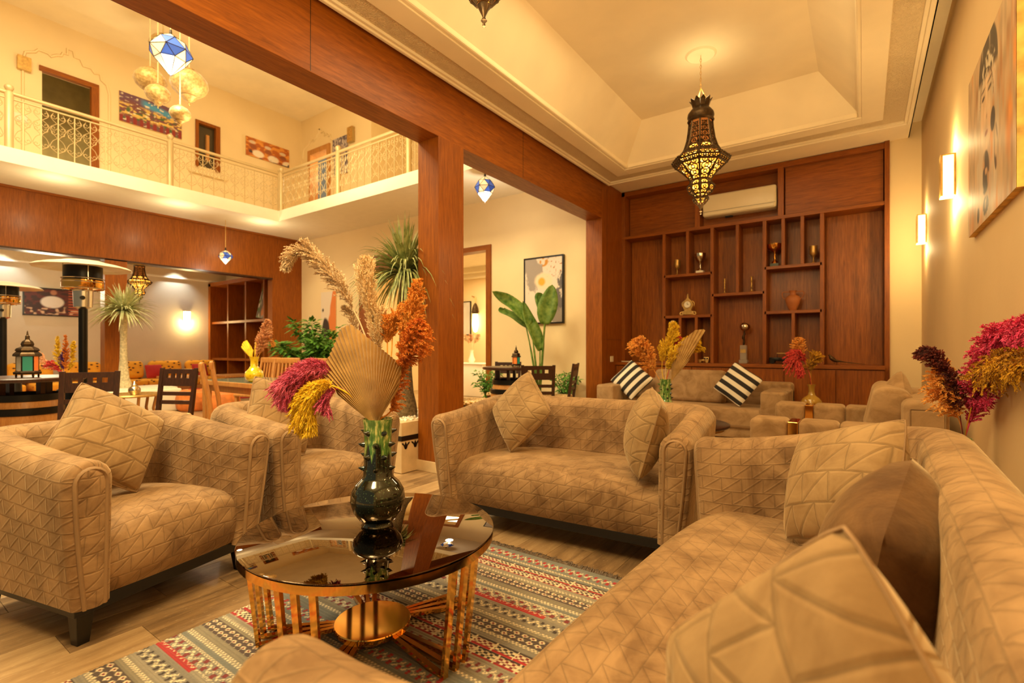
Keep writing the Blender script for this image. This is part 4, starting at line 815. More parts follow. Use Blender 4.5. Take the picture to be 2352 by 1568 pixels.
def portrait(U, V):
    n = vnoise(U, V, 9, 1, 3)+.4*vnoise(U, V, 34, 2, 8); C = np.zeros(U.shape+(3,))+cc(184, 152, 114)
    C = lay(C, sst(.75, 1.15, n)*.9, cc(204, 126, 44)); C = lay(C, sst(.8, 1.1, vnoise(U, V, 16, 3, 5)+.2*n)*.7, cc(158, 108, 66)); C = lay(C, sst(.7, 1.0, vnoise(U, V, 14, 13, 4))*.6, cc(204, 178, 146))
    el = lambda x, y, a, b: 1-np.sqrt(((U-x)/a)**2+((V-y)/b)**2)
    g = vnoise(U, V, 50, 5, 38); gs = vnoise(U, V, 26, 6, 9)
    C = lay(C, sst(0, .05, el(.47, .45, .25, .62))*sst(.25, .7, gs)*.55, cc(196, 182, 160))              # pale veil
    C = lay(C, sst(0, .06, el(.49, .80, .215, .27))*sst(.80, .84, V+.12*(U-.3)), cc(72, 60, 48))         # dark cap
    C = lay(C, sst(0, .08, el(.50, .76, .17, .17))*sst(.35, .55, g), cc(198, 180, 150))                    # beadwork
    C = lay(C, sst(0, .10, el(.46, .585, .135, .215))*.85, cc(210, 174, 134))                              # face
    C = lay(C, sst(.0, .05, .022-np.abs(np.hypot((U-.46)/.15, (V-.64)/.20)-1))*20*sst(.62, .68, V), cc(84, 66, 50))
    for x, w in ((.395, .042), (.535, .05)):
        C = lay(C, sst(0, .5, el(x, .705, w, .016)), cc(70, 52, 42)); C = lay(C, sst(0, .5, el(x, .75, w*1.35, .011))*.8, cc(84, 64, 50))
    C = lay(C, sst(0, .5, el(.47, .575, .018, .02))*.6, cc(150, 106, 76)); C = lay(C, sst(0, .4, el(.46, .485, .045, .018))*.8, cc(150, 76, 56))
    C = lay(C, sst(0, .15, el(.60, .50, .05, .07)), cc(66, 52, 44)); C = lay(C, sst(0, .1, el(.44, .27, .09, .13))*sst(.3, .5, vnoise(U, V, 22, 8)), cc(72, 58, 48))
    C = lay(C, sst(0, .1, el(.66, .33, .035, .13))*sst(.3, .5, gs), cc(70, 56, 48)); C = lay(C, sst(0, .15, el(.45, .08, .07, .06))*sst(.3, .45, g), cc(70, 56, 46)); C = lay(C, sst(0, .15, el(.27, .07, .03, .05)), cc(84, 68, 54))
    C = C*(.78+.44*vnoise(U, V, 30, 14, 10))[..., None]; C = lay(C, sst(.72, .95, vnoise(U, V, 24, 15, 5))*.35, cc(214, 188, 152)); C = lay(C, sst(.78, 1.0, vnoise(U, V, 18, 16, 4))*.35, cc(196, 124, 50))
    return C
canvas('portrait_canvas', 'large canvas of a veiled woman in grey and orange on the right wall', 'painting', 1.185, .95, Matrix.Translation((.565, 3.58, 2.32)) @ Matrix.Rotation(R(-90), 4, 'Z'), portrait, 220, 180, None, .03, plain('canvas_edge', (226, 180, 92), .7, var=.4, scale=12))
def floral(U, V):
    C = np.zeros(U.shape+(3,))+cc(232, 212, 190); n = vnoise(U, V, 5, 21)+.35*vnoise(U, V, 17, 22)+.18*vnoise(U, V, 45, 23)
    C = lay(C, sst(.62, .8, n+.35-1.5*np.abs(V-.92+.35*(U-.1))-.5*sst(.3, .55, U))*.8, cc(140, 128, 120)); C = lay(C, sst(.95, 1.05, n+1.1*(U-.35)-1.4*np.abs(V-.30))*.95, cc(92, 84, 84)); C = lay(C, sst(1.0, 1.15, n+.9*(U-.4)-2.2*np.abs(V-.06)), cc(150, 136, 122))
    el = lambda x, y, a, b: 1-np.sqrt(((U-x)/a)**2+((V-y)/b)**2)
    C = lay(C, sst(0, .25, el(.52, .64, .25, .14)+.3*(n-.7)), cc(240, 214, 176)); C = lay(C, sst(0, .4, el(.46, .63, .11, .075)+.2*(n-.7)), cc(236, 170, 46)); C = lay(C, sst(0, .4, el(.74, .36, .06, .055)), cc(228, 186, 90))
    C = lay(C, (np.abs(U-.70-.25*(V-.36)) < .012)*(V < .36)*1.0, cc(206, 164, 90)); C = lay(C, sst(.80, .84, vnoise(U, V, 40, 25))*sst(.55, .75, U)*sst(.66, .74, V), cc(176, 104, 30)); C = lay(C, sst(.55, .65, vnoise(U, V, 14, 26))*sst(0, .2, el(.5, .93, .14, .08)), cc(206, 140, 40)); return C
canvas('flower_painting', 'black framed abstract painting of a white flower above the barrel table', 'painting', .745, 1.09, Matrix.Translation((-4.33, 7.05, 2.13)), floral, 110, 150, M['black'], .04)
def poster(U, V):
    C = np.zeros(U.shape+(3,))+cc(234, 216, 190); n = vnoise(U, V, 4, 31); C = lay(C, sst(.0, .03, U-.45-.55*V+.25*n), cc(226, 130, 62)); C = lay(C, sst(0, .05, .16-np.hypot(U-.15, (V-.66)*1.8)-.1*n), cc(40, 34, 32)); C = lay(C, sst(0, .05, .3-np.hypot(U-.3, (V-.2)*1.2)+.2*(n-.5)), cc(60, 48, 44)); return C
canvas('abstract_poster', 'white abstract poster with an orange field and black shapes behind the shrub', 'poster', .58, 1.25, Matrix.Translation((-10.27, 7.05, 1.88)), poster, 50, 80, None, .02)
def stilllife(U, V):
    n = vnoise(U, V, 18, 41)+.4*vnoise(U, V, 40, 42); C = np.zeros(U.shape+(3,))+cc(120, 70, 74); C = lay(C, sst(0, .1, V-.62-.12*np.sin(U*9)), cc(110, 74, 96)); C = lay(C, sst(0, .1, .16-np.abs(V-.78+.35*(U-.55)))*sst(.3, .4, U)*sst(.9, .8, U), cc(76, 150, 196))
    C = lay(C, sst(.55, .8, n)*sst(.7, .6, V)*sst(.15, .3, V), cc(226, 186, 96)); C = lay(C, sst(.75, .95, vnoise(U, V, 22, 43)), cc(240, 226, 196)); C = lay(C, sst(.6, .8, vnoise(U, V, 15, 44))*sst(.6, .5, V), cc(78, 98, 60)); C = lay(C, sst(0, .1, .3-V)*sst(.3, .6, np.sin(U*60)*.5+.5), cc(140, 44, 40)); return C
MLu = lambda y, z: Matrix.Translation((-11.5, y, z)) @ Matrix.Rotation(R(90), 4, 'Z')
canvas('still_life_print', 'long colourful print of laid tables on the gallery wall', 'print', 1.05, .56, MLu(3.89, 5.76), stilllife, 120, 64, None, .03)
def figures(U, V):
    n = vnoise(U, V, 11, 51)+.4*vnoise(U, V, 30, 52); C = np.zeros(U.shape+(3,))+cc(222, 146, 60); C = lay(C, sst(.55, .75, n), cc(180, 96, 36))
    for x, y in ((.15, .55), (.5, .5), (.85, .42)):
        C = lay(C, sst(0, .04, .15-np.hypot(U-x-.12, (V-y+.32)*.7)), cc(236, 220, 196)); C = lay(C, sst(0, .04, .10-np.hypot(U-x, (V-y)*.6)), cc(150, 84, 48)); C = lay(C, sst(0, .03, .09-np.hypot(U-x+.01, (V-y-.22)*.9)), cc(214, 190, 160))
    C = lay(C, sst(.62, .8, vnoise(U, V, 9, 53))*sst(.5, .3, V), cc(64, 50, 54)); return C
canvas('festival_print', 'orange print of figures in white robes on the gallery wall', 'print', 1.04, .43, MLu(6.24, 5.80), figures, 110, 50, None, .03)
def lace(U, V):
    n = vnoise(U, V, 20, 61)+.5*vnoise(U, V, 40, 62); C = np.zeros(U.shape+(3,))+cc(96, 84, 96); C = lay(C, sst(.6, .9, n), cc(196, 182, 176)); C = lay(C, sst(0, .05, .2-np.hypot(U-.6, (V-.62)*1.2)), cc(170, 146, 134)); return C
canvas('portrait_print', 'grey lacy portrait print beside the gallery corner doorway', 'print', .57, .87, Matrix.Translation((-9.88, 7.1, 5.62)), lace, 50, 70, None, .03)
def kitchen(U, V):
    n = vnoise(U, V, 12, 71)+.4*vnoise(U, V, 30, 72); C = np.zeros(U.shape+(3,))+cc(96, 40, 32); C = lay(C, sst(.55, .8, n), cc(60, 34, 30)); C = lay(C, sst(0, .04, .22-np.hypot(U-.48, (V-.5)*.9)), cc(226, 216, 200)); C = lay(C, sst(0, .03, .07-np.hypot(U-.5, (V-.86)*.6)), cc(176, 118, 86)); C = lay(C, sst(.6, .8, vnoise(U, V, 16, 73))*sst(.4, .25, V), cc(214, 176, 140)); C = lay(C, sst(0, .02, U-.75)*sst(.4, .6, np.sin(V*60)*.5+.5), cc(176, 84, 50)); return C
canvas('cook_print', 'black framed dark red print of a cook in white on the salon wall', 'print', .99, .6, Matrix.Translation((-15, 3.176, 2.215)) @ Matrix.Rotation(R(90), 4, 'Z'), kitchen, 100, 60, M['black'], .03)
# ------------------------------------------------------------------ pierced metal lanterns
k = NT('amber_lantern_glass'); v = k.obj(); cell = k.voro(v, 30, 'F1', 1); hs = k.ramp(k.noise(v, 26, 2), (.3, lin(226, 110, 20)), (.55, lin(255, 176, 60)), (.75, lin(255, 222, 140)))
k.set(color=lin(200, 130, 50), emit=hs, es=3.0, rough=.3); M['lglass'] = k.m
M['lglassd'] = emis('dim_lantern_glass', (226, 120, 40), .35, (120, 66, 24))
def lantern(label, loc, s, top, g='pierced lanterns'):
    t = thing('pierced_lantern', label, 'lantern', loc, 11, g)
    prof = [(.0, 0), (.012, .03), (.03, .05), (.062, .085), (.068, .11), (.052, .135), (.07, .15), (.115, .19), (.125, .23), (.10, .27), (.095, .29), (.12, .33), (.17, .385), (.235, .44), (.255, .46), (.265, .475), (.225, .53), (.19, .56), (.155, .62), (.13, .70), (.115, .80), (.108, .885)]
    prof = [(r*s, z*s) for r, z in prof]; n = 8
    MB().lathe([(r*.955, z) for r, z in prof[3:19]], n, cap=False).obj('glass_panels', M['lglass'], t); MB().lathe([(r*.955, z) for r, z in prof[18:]], n, cap=False).obj('neck_glass', M['lglassd'], t)
    for i in range(n):
        a = 2*PI*i/n; MB().tube([(r*math.cos(a)*1.0, r*math.sin(a)*1.0, z) for r, z in prof[2:]], .0095*s, 6).obj('rib', M['bronze'], t, smooth=60)
    for j in (4, 6, 8, 10, 13, 15, 16, 17, 21):
        r, z = prof[j]; MB().tube([(r*1.01*math.cos(2*PI*i/n), r*1.01*math.sin(2*PI*i/n), z) for i in range(n)], .010*s, 6, closed=True).obj('band', M['bronze'], t)
    # filigree rosettes on every face
    f = MB()
    def face_pt(j, q, i, u):        # between profile rows j,j+1 at q, on face i, lateral u in -1..1
        r = prof[j][0]*(1-q)+prof[j+1][0]*q; z = prof[j][1]*(1-q)+prof[j+1][1]*q; a0, a1 = 2*PI*i/n, 2*PI*(i+1)/n
        p0, p1 = Vector((r*math.cos(a0), r*math.sin(a0), z)), Vector((r*math.cos(a1), r*math.sin(a1), z)); return p0*(.5-u/2)+p1*(.5+u/2), (p1-p0)
    spots = [(20, .3, 0, .25), (19, .75, 0, .28), (19, .2, 0, .3), (18, .5, 0, .34), (17, .85, 0, .4), (17, .2, 0, .42), (16, .4, -.5, .22), (16, .4, .5, .22), (14, .5, -.66, .16), (14, .5, -.22, .16), (14, .5, .22, .16), (14, .5, .66, .16),
             (12, .8, -.5, .22), (12, .8, .5, .22), (12, .1, 0, .36), (11, .3, 0, .4), (10, .3, 0, .45), (7, .3, 0, .4), (8, .5, 0, .4), (6, .4, 0, .42), (4, .2, 0, .4), (3, .5, 0, .4)]
    for i in range(n):
        for j, q, u, w_ in spots:
            p, e = face_pt(j, q, i, u); ex = e.normalized(); pr_ = Vector((prof[j+1][0]-prof[j][0], 0, prof[j+1][1]-prof[j][1])); am = 2*PI*(i+.5)/n
            ey = Vector((math.cos(am)*pr_.x, math.sin(am)*pr_.x, pr_.z)).normalized(); rr = e.length*w_
            nrm = ex.cross(ey)
            f.tube([p+nrm*.002+(ex*math.cos(2*PI*k_/10)+ey*math.sin(2*PI*k_/10))*rr for k_ in range(10)], .0055*s, 4, closed=True)
            f.tube([p+nrm*.002+(ex*math.cos(2*PI*k_/6)+ey*math.sin(2*PI*k_/6))*rr*.38 for k_ in range(6)], .005*s, 4, closed=True)
            for k_ in range(4):
                a = PI/4+PI/2*k_; f.tube([p+nrm*.002+(ex*math.cos(a)+ey*math.sin(a))*rr*1.0, p+nrm*.002+(ex*math.cos(a)+ey*math.sin(a))*rr*1.6], .0065*s, 4)
    fo = f.obj('filigree', M['bronze'], t); fo['kind'] = 'stuff'
    MB().lathe([(r*s, z*s) for r, z in [(.118, .87), (.128, .885), (.118, .90), (.128, .93), (.122, .96), (.095, .995), (.078, 1.01), (.074, 1.03)]], 24, cap=False).obj('dome_cap', M['bronze'], t, smooth=50)
    pm_ = MB()
    for i in range(10):
        a = 2*PI*i/10; pm_.hexa([(.068,-.022,1.02),(.074,-.022,1.02),(.074,.022,1.02),(.068,.022,1.02)], [(.084,-.026,1.075),(.09,-.026,1.075),(.09,.026,1.075),(.084,.026,1.075)], Matrix.Rotation(a, 4, 'Z') @ Matrix.Scale(s, 4)); pm_.hexa([(.084,-.026,1.075),(.09,-.026,1.075),(.09,.026,1.075),(.084,.026,1.075)], [(.106,-.004,1.10),(.11,-.004,1.10),(.11,.004,1.10),(.106,.004,1.10)], Matrix.Rotation(a, 4, 'Z') @ Matrix.Scale(s, 4))
    pm_.obj('crown_leaves', M['bronze'], t); MB().lathe([(r*s, z*s) for r, z in [(0, -.05), (.008, -.045), (.005, -.03), (.014, -.02), (.006, -.005), (.03, .045), (0, .05)]], 12, cap=False).obj('finial', M['bronze'], t, smooth=60)
    ch = MB(); L = top-loc[2]
    if L > 1.1*s+.08:
        for i in range(3): a = 2*PI*i/3; ch.tube([(.07*s*math.cos(a), .07*s*math.sin(a), 1.06*s), (.0, 0, 1.06*s+.16*s)], .004*s, 5)
        z = 1.06*s+.16*s; nn = max(3, int((L-z)/.03))
        for q in range(nn):
            zc = z+(L-z)*(q+.5)/nn; hh = (L-z)/nn*.62; a = q % 2*PI/2
            ch.tube([(.007*math.cos(a)*math.cos(x), .007*math.sin(a)*math.cos(x), zc+hh*math.sin(x)) for x in [2*PI*w_/8 for w_ in range(8)]], .0022, 4, closed=True)
        ch.obj('chain', M['brass'], t)
    return t
lantern('large pierced brass lantern with amber glass hanging before the bookcase', (-1.33, 5.15, 2.55), 1.0, 4.09)
lantern('pierced lantern cut off by the top edge of the photo', (-1.33, 1.67, 2.58), 1.0, 4.1)
lantern('small pierced amber lantern hanging in the salon', (-12.3, 3.95, 2.15), .82, 3.3)
light('POINT', (-1.33, 5.15, 2.48), 12, (1, .72, .34), .12); light('POINT', (-1.33, 1.67, 2.48), 14, (1, .76, .38), .12)
for y in (1.67, 5.15): light('POINT', (-1.33, y, 3.70), 4.5, (1, .80, .42), .1)
# ------------------------------------------------------------------ faceted glass pendants
M['pblue'] = emis('blue_pendant_glass', (60, 96, 190), .3, (60, 96, 190)); M['pwhite'] = emis('white_pendant_glass', (250, 226, 180), .28); M['phot'] = emis('bulb_lit_glass', (235, 240, 255), 2.2)
M['lead'] = plain('dark_leading', (52, 40, 30), .5, .5)
def pendant(label, loc, r, h, top, es=1, n=7, cord=True):
    t = thing('glass_pendant', label, 'pendant lamp', loc, 20, 'faceted glass pendants')
    rings = [(0, .5), (.34, .30), (.5, .06), (.36, -.14), (.0, -.5)]; V = []
    for q, (rr, z) in enumerate(rings):
        V.append([(2*rr*r*math.cos(2*PI*(i+.5*(q % 2))/n), 2*rr*r*math.sin(2*PI*(i+.5*(q % 2))/n), z*h) for i in range(n)])
    faces = []
    for i in range(n):
        j = (i+1) % n
        faces.append((V[0][0], V[1][i], V[1][j], 0)); faces.append((V[1][i], V[2][j], V[1][j], i % 2)); faces.append((V[1][i], V[2][i], V[2][j], 1-i % 2)); faces.append((V[2][i], V[3][i], V[2][j], (i+1) % 2)); faces.append((V[2][j], V[3][i], V[3][j], i % 2)); faces.append((V[3][i], V[4][0], V[3][j], 2 if i % 2 else 3))
    for a, b, c_, kd in faces:
        MB().add([a, b, c_], [(0, 1, 2)]).obj('pane', [M['pwhite'], M['pblue'], M['phot'], M['pwhite']][kd], t)
    ed = MB(); done = set()
    for a, b, c_, kd in faces:
        for p, q in ((a, b), (b, c_), (c_, a)):
            key = tuple(sorted([tuple(round(x, 4) for x in p), tuple(round(x, 4) for x in q)]))
            if key not in done and key[0] != key[1]: done.add(key); ed.tube([p, q], max(.0035, r*.018), 5)
    ed.obj('leading', M['lead'], t)
    MB().lathe([(0, h*.5+.05), (.012, h*.5+.05), (.018, h*.5), (0, h*.48)], 10, cap=False).obj('cap', M['lead'], t, smooth=50)
    MB().tube([(0, 0, h*.5+.04), (0, 0, top-loc[2])], .005, 6).obj('cord', M['brass'], t)
    return t
pendant('large blue and white faceted glass pendant high in the atrium', (-7.4, 2.72, 5.0), .25, .56, 6.85)
pendant('small clear faceted pendant in front of the salon fascia', (-10.8, 4.97, 3.06), .14, .3, 3.83)
pendant('faceted blue glass pendant between column and pilaster', (-4.6, 5.8, 3.53), .155, .40, 3.83)
light('POINT', (-7.4, 2.72, 4.62), 14, (1, .9, .75), .1); light('POINT', (-4.6, 5.8, 3.27), 14, (1, .9, .7), .08); light('POINT', (-10.8, 4.97, 2.86), 8, (1, .9, .7), .06)
# cluster of embossed gourd lanterns
kB = NT('embossed_straw_brass'); vv = kB.obj(); kB.set(color=kB.ramp(kB.noise(vv, 30, 3), (.3, lin(150, 112, 52)), (.7, lin(204, 166, 96))), rough=.5, metal=.25, sheen=.2); kB.bump(kB.voro(vv, 30, 'F1'), .6, .006); M['emboss'] = kB.m
def gourd(label, loc, r, top):
    t = thing('gourd_lantern', label, 'lantern', loc, 0, 'embossed gourd lanterns')
    MB().lathe([(r*a, r*b) for a, b in [(0, -1.02), (.10, -1.0), (.28, -.86), (.36, -.74), (.42, -.70), (.40, -.64), (.62, -.55), (.86, -.32), (1, 0), (.93, .33), (.7, .62), (.42, .78), (.26, .84), (.3, .9), (.2, .96), (0, .98)]], 32, cap=False).obj('shade', M['emboss'], t, smooth=50)
    MB().lathe([(r*a, r*b) for a, b in [(0, -1.22), (.03, -1.2), (.05, -1.14), (.02, -1.08), (.03, -1.0)]], 10, cap=False).obj('finial', M['brass'], t, smooth=60)
    MB().tube([(0, 0, r*.95), (0, 0, top-loc[2])], .009, 6).obj('cord', M['railm'], t)
gourd('embossed gourd lantern at the left of the cluster', (-8.913, 3.001, 5.257), .215, 6.85); gourd('biggest embossed gourd lantern, right of the blue pendant', (-7.98, 3.171, 4.977), .245, 6.85)
gourd('small embossed gourd lantern below the left one', (-8.467, 2.949, 4.89), .165, 6.85); gourd('lowest and smallest embossed gourd lantern', (-7.583, 2.901, 4.341), .13, 6.85); gourd('embossed gourd lantern half hidden behind the blue pendant', (-9.441, 3.362, 6.164), .2, 6.85)
# ------------------------------------------------------------------ gallery railings
def scroll_unit():
    m = MB()
    def sp(cx, cz, r0, turns, a0, sgn): return [(cx+sgn*r0*(1-.8*q/18)*math.cos(a0+turns*2*PI*q/18), 0, cz+r0*(1-.8*q/18)*math.sin(a0+turns*2*PI*q/18)) for q in range(19)]
    for s in (-1, 1):
        for zz, fl_ in ((.17, 1), (.47, -1), (.40, 1), (.64, -1)):
            c0 = sp(s*.052, zz, .038, 1.1, PI if fl_ > 0 else PI, s); m.tube(c0, .0042, 4)
        m.tube(spline([(s*.012, 0, .10), (s*.09, 0, .17), (s*.06, 0, .27), (s*.012, 0, .32), (s*.06, 0, .38), (s*.09, 0, .47), (s*.012, 0, .54)], 16).tolist(), .0045, 4); m.tube(spline([(s*.014, 0, .54), (s*.085, 0, .62), (s*.055, 0, .69)], 8).tolist(), .0045, 4)
    return m.mesh('scroll', M['railm'])
SCR = scroll_unit(); BAL = MB().box(-.006, .006, -.006, .006, .0, .72).mesh('baluster', M['railm'])
PST = MB().lathe([(.05, 0), (.05, .80), (.042, .81), (.03, .825), (.045, .845), (.055, .875), (.045, .905), (.02, .925), (0, .93)], 18).mesh('post', M['railm'], 50)
def railing(label, p0, ang, posts, L, skip=()):
    t = thing('balcony_railing', label, 'railing', (p0[0], p0[1], 4.05), ang)
    for x in posts: link('post', PST, t, Matrix.Translation((x, 0, 0)))
    MB().tube([(0, 0, .80), (L, 0, .80)], .028, 10).obj('handrail', M['railm'], t, smooth=60); MB().tube([(0, 0, .72), (L, 0, .72)], .014, 8).obj('lower_rail', M['railm'], t, smooth=60)
    for a, b in zip(posts, posts[1:]):
        n = int((b-a-.22)/.2); st_ = (b-a-.3)/n
        for i in range(n+1):
            x = a+.15+i*st_; link('baluster', BAL, t, Matrix.Translation((x, 0, 0)))
            if i < n or True: link('scroll', SCR, t, Matrix.Translation((x, 0, 0)))
    return t
railing('scrolled metal railing along the left gallery', (-10.06, -.4, 0), 90, [0, 2.05, 4.09, 6.12], 6.12)
railing('scrolled metal railing along the end gallery beside the column', (-10.0, 5.72, 0), 0, [0.0, 1.95, 3.86, 5.8], 6.5)

# ------------------------------------------------------------------ palms and plants
def blades(parent, mat, n, L, seed, zc, lean_=(10, 95), w_=.02, name='fronds', cx=0, cy=0, drp=.55):
    rr = random.Random(seed); m = MB()
    for i in range(n):
        az = rr.uniform(0, 2*PI); el = R(90-rr.uniform(*lean_)); l = L*rr.uniform(.75, 1.1); P = []
        for q in range(7):
            f = q/6; d = l*f; x = d*math.cos(el); z = d*math.sin(el)-drp*l*f*f*f*math.cos(el)
            wd = w_*(1-f**1.6)*min(1, .45+f*2.5); sx, sy = -math.sin(az)*wd/2, math.cos(az)*wd/2; bx, by = cx+math.cos(az)*(x+.02), cy+math.sin(az)*(x+.02)
            P.append([(bx-sx, by-sy, zc+z+.2*wd), (bx, by, zc+z), (bx+sx, by+sy, zc+z+.2*wd)])
        m.grid(P)
    o = m.obj(name, mat, parent); o['kind'] = 'stuff'; return o
plt = thing('planter', 'stone planter with a carved black frieze beside the column', 'planter', (-3.82, 3.56, 0))
MB().box(-.34, .34, -.41, .38, 0, .47).obj('box_body', M['stone'], plt, bevel=.004); MB().box(-.345, .345, -.415, .385, .30, .345).obj('black_band', M['black'], plt)
fz = MB()
for y in np.arange(-.36, .38, .12):
    for s in (-1, 1):
        fz.prism([(0, 0), (.012, .03), (.03, .055), (.05, .06), (.045, .045), (.025, .03), (.012, .0)], 0, .003, Matrix.Translation((.341, y, .225)) @ Matrix(((0, 0, 1, 0), (s, 0, 0, 0), (0, 1, 0, 0), (0, 0, 0, 1))))
    fz.prism([(-.008, 0), (.008, 0), (.014, .04), (0, .07), (-.014, .04)], 0, .003, Matrix.Translation((.341, y, .222)) @ Matrix(((0, 0, 1, 0), (1, 0, 0, 0), (0, 1, 0, 0), (0, 0, 0, 1))))
fz.obj('frieze', M['black'], plt)
pb = MB(); rr = random.Random(3)
for i in range(260): pb.rbox(-.02, .02, -.015, .015, -.01, .012, .008, 1, TR((rr.uniform(-.31, .31), rr.uniform(-.38, .35), .475), rr.uniform(0, 90), rr.uniform(0, 60), rr.uniform(0, 360), rr.uniform(.6, 1.2)))
po = pb.obj('pebbles', M['pebble'], plt, smooth=60); po['kind'] = 'stuff'
pa = thing('tufted_palm', 'potted palm with a green tuft on a rough trunk behind the column', 'palm', (-3.78, 3.47, .47))
MB().lathe([(.115, 0), (.125, .05), (.11, .14), (.085, .25), (.068, .45), (.06, .8), (.055, 1.2), (.052, 1.45), (.03, 1.52)], 18).obj('trunk', M['bark'], pa, smooth=60)
blades(pa, M['palm'], 430, .60, 4, 1.45, (2, 112), .034)
wp = thing('white_planter', 'low white planter at the foot of the salon post', 'planter', (-11.0, 3.3, 0)); MB().rbox(-.5, .5, -.65, .75, 0, .42, .03, 3).obj('box_body', M['white'], wp, smooth=40); MB().rbox(-.45, .45, -.6, .7, .40, .45, .02, 2).obj('pebbles', M['pebble'], wp, smooth=40)
pa2 = thing('tufted_palm', 'pale tufted palm on a slim whitish trunk in the white planter', 'palm', (-11.0, 3.29, .44))
MB().lathe([(.14, 0), (.13, .06), (.085, .2), (.06, .5), (.052, .9), (.06, 1.25), (.07, 1.4), (.03, 1.46)], 16).obj('trunk', M['barkp'], pa2, smooth=60); blades(pa2, M['palmp'], 260, .58, 8, 1.42, (12, 112), .045, drp=.32)
def leafy(label, loc, h, r, n, seed, mat, ls=.09):
    t = thing('leafy_shrub', label, 'plant', loc); rr = random.Random(seed); st_ = MB(); lf = MB()
    for s in range(14):
        a = rr.uniform(0, 2*PI); rd = r*rr.uniform(.3, 1); hh = h*rr.uniform(.55, 1); P = spline([(0, 0, 0), (rd*.3*math.cos(a), rd*.3*math.sin(a), hh*.5), (rd*math.cos(a), rd*math.sin(a), hh)], 14); st_.tube(P.tolist(), .006, 5)
        for i in range(n//14):
            p = P[rr.randint(4, 13)]; az = rr.uniform(0, 2*PI); el = rr.uniform(-.5, .7); l = ls*rr.uniform(.7, 1.4); d = Vector((math.cos(az)*math.cos(el), math.sin(az)*math.cos(el), math.sin(el))); sd = d.cross(Vector((0, 0, 1))).normalized(); q = Vector(p)+d*l*.5; w2 = l*.24
            lf.add([q, q+d*l*.5+sd*w2-Vector((0, 0, .006)), q+d*l*1.25-Vector((0, 0, l*.2)), q+d*l*.5-sd*w2-Vector((0, 0, .006)), q+d*l*.5+Vector((0, 0, .01))], [(0, 1, 4), (1, 2, 4), (2, 3, 4), (3, 0, 4)]); lf.add([p, q-sd*.002, q+sd*.002], [(0, 1, 2)])
    st_.obj('stems', M['leaf'], t); o = lf.obj('foliage', mat, t); o['kind'] = 'stuff'
    MB().lathe([(.0, -.02), (r*.3, -.02), (r*.36, -.3), (r*.3, -loc[2]), (0, -loc[2])][::-1], 20, cap=False).obj('pot', M['stone'], t, smooth=40); return t
leafy('bushy green potted shrub in front of the atrium wall', (-8.3, 5.5, .5), 1.15, .78, 2600, 12, M['leaf'], .12)
leafy('low feathery green plant at the foot of the pilaster', (-3.75, 6.75, .30), .5, .25, 360, 14, M['leaf'], .06)
leafy('low green plant beside the bright doorway', (-5.25, 6.65, .30), .5, .26, 300, 15, M['leaf'], .06)
bp = thing('bird_of_paradise', 'broad leaved bird of paradise plant before the flower painting', 'plant', (-4.05, 6.45, 0))
MB().lathe([(.0, 0), (.16, 0), (.2, .35), (.19, .38), (.17, .36), (0, .34)], 24, cap=False).obj('pot', M['stone'], bp, smooth=40)
def bleaf(p, wdt, twist, stem0):
    S_ = spline(p, 16); T_ = np.gradient(S_, axis=0); T_ /= np.linalg.norm(T_, axis=1)[:, None]; P = []
    sdv = RV*math.cos(R(twist))+DV*math.sin(R(twist))
    for i, (c_, t_) in enumerate(zip(S_, T_)):
        f = i/15; wd = wdt*math.sin(PI*min(1, .06+f*.94))**.6*(1-.25*f); sd = np.cross(t_, np.cross(sdv, t_)); sd /= np.linalg.norm(sd); nn = np.cross(sd, t_)
        P.append([tuple(c_+sd*wd*q+nn*.3*wd*abs(q)) for q in (-1, -.5, 0, .5, 1)])
    o = MB().grid(P).obj('leaf', M['leafb'], bp, smooth=180); md = o.modifiers.new('thickness', 'SOLIDIFY'); md.thickness = .003
    MB().tube(spline([stem0, (np.array(stem0)*.35+np.array(p[0])*.65+np.array([0, 0, .05])).tolist(), p[0]], 12).tolist(), [.016]*6+[.01]*6, 7).obj('stalk', M['leafb'], bp, smooth=60)
LX = lambda a, z, d=0: P3(a, z, d).tolist()
bleaf([LX(-0.135, 1.535), LX(-0.304, 1.738), LX(-0.507, 1.906), LX(-0.723, 2.028, -.1)], .13, 20, (0, 0, .35)); bleaf([LX(-0.203, 1.501, .1), LX(-0.371, 1.636, .1), LX(-0.574, 1.738, .1), LX(-0.608, 1.805, .1)], .1, 30, (0, 0, .35))
bleaf([LX(0.007, 1.13), LX(-0.061, 1.366), LX(-0.182, 1.636), LX(-0.257, 1.893)], .12, 25, (0, 0, .35)); bleaf([LX(0.074, 1.535), LX(0.101, 1.738), LX(0.155, 1.94), LX(0.196, 2.143)], .17, 5, (0, 0, .35)); bleaf([LX(0.101, 1.636, .1), LX(0.061, 1.839, .1), LX(0.02, 1.974, .12), LX(0.034, 2.028, .12)], .14, 15, (0, 0, .35))
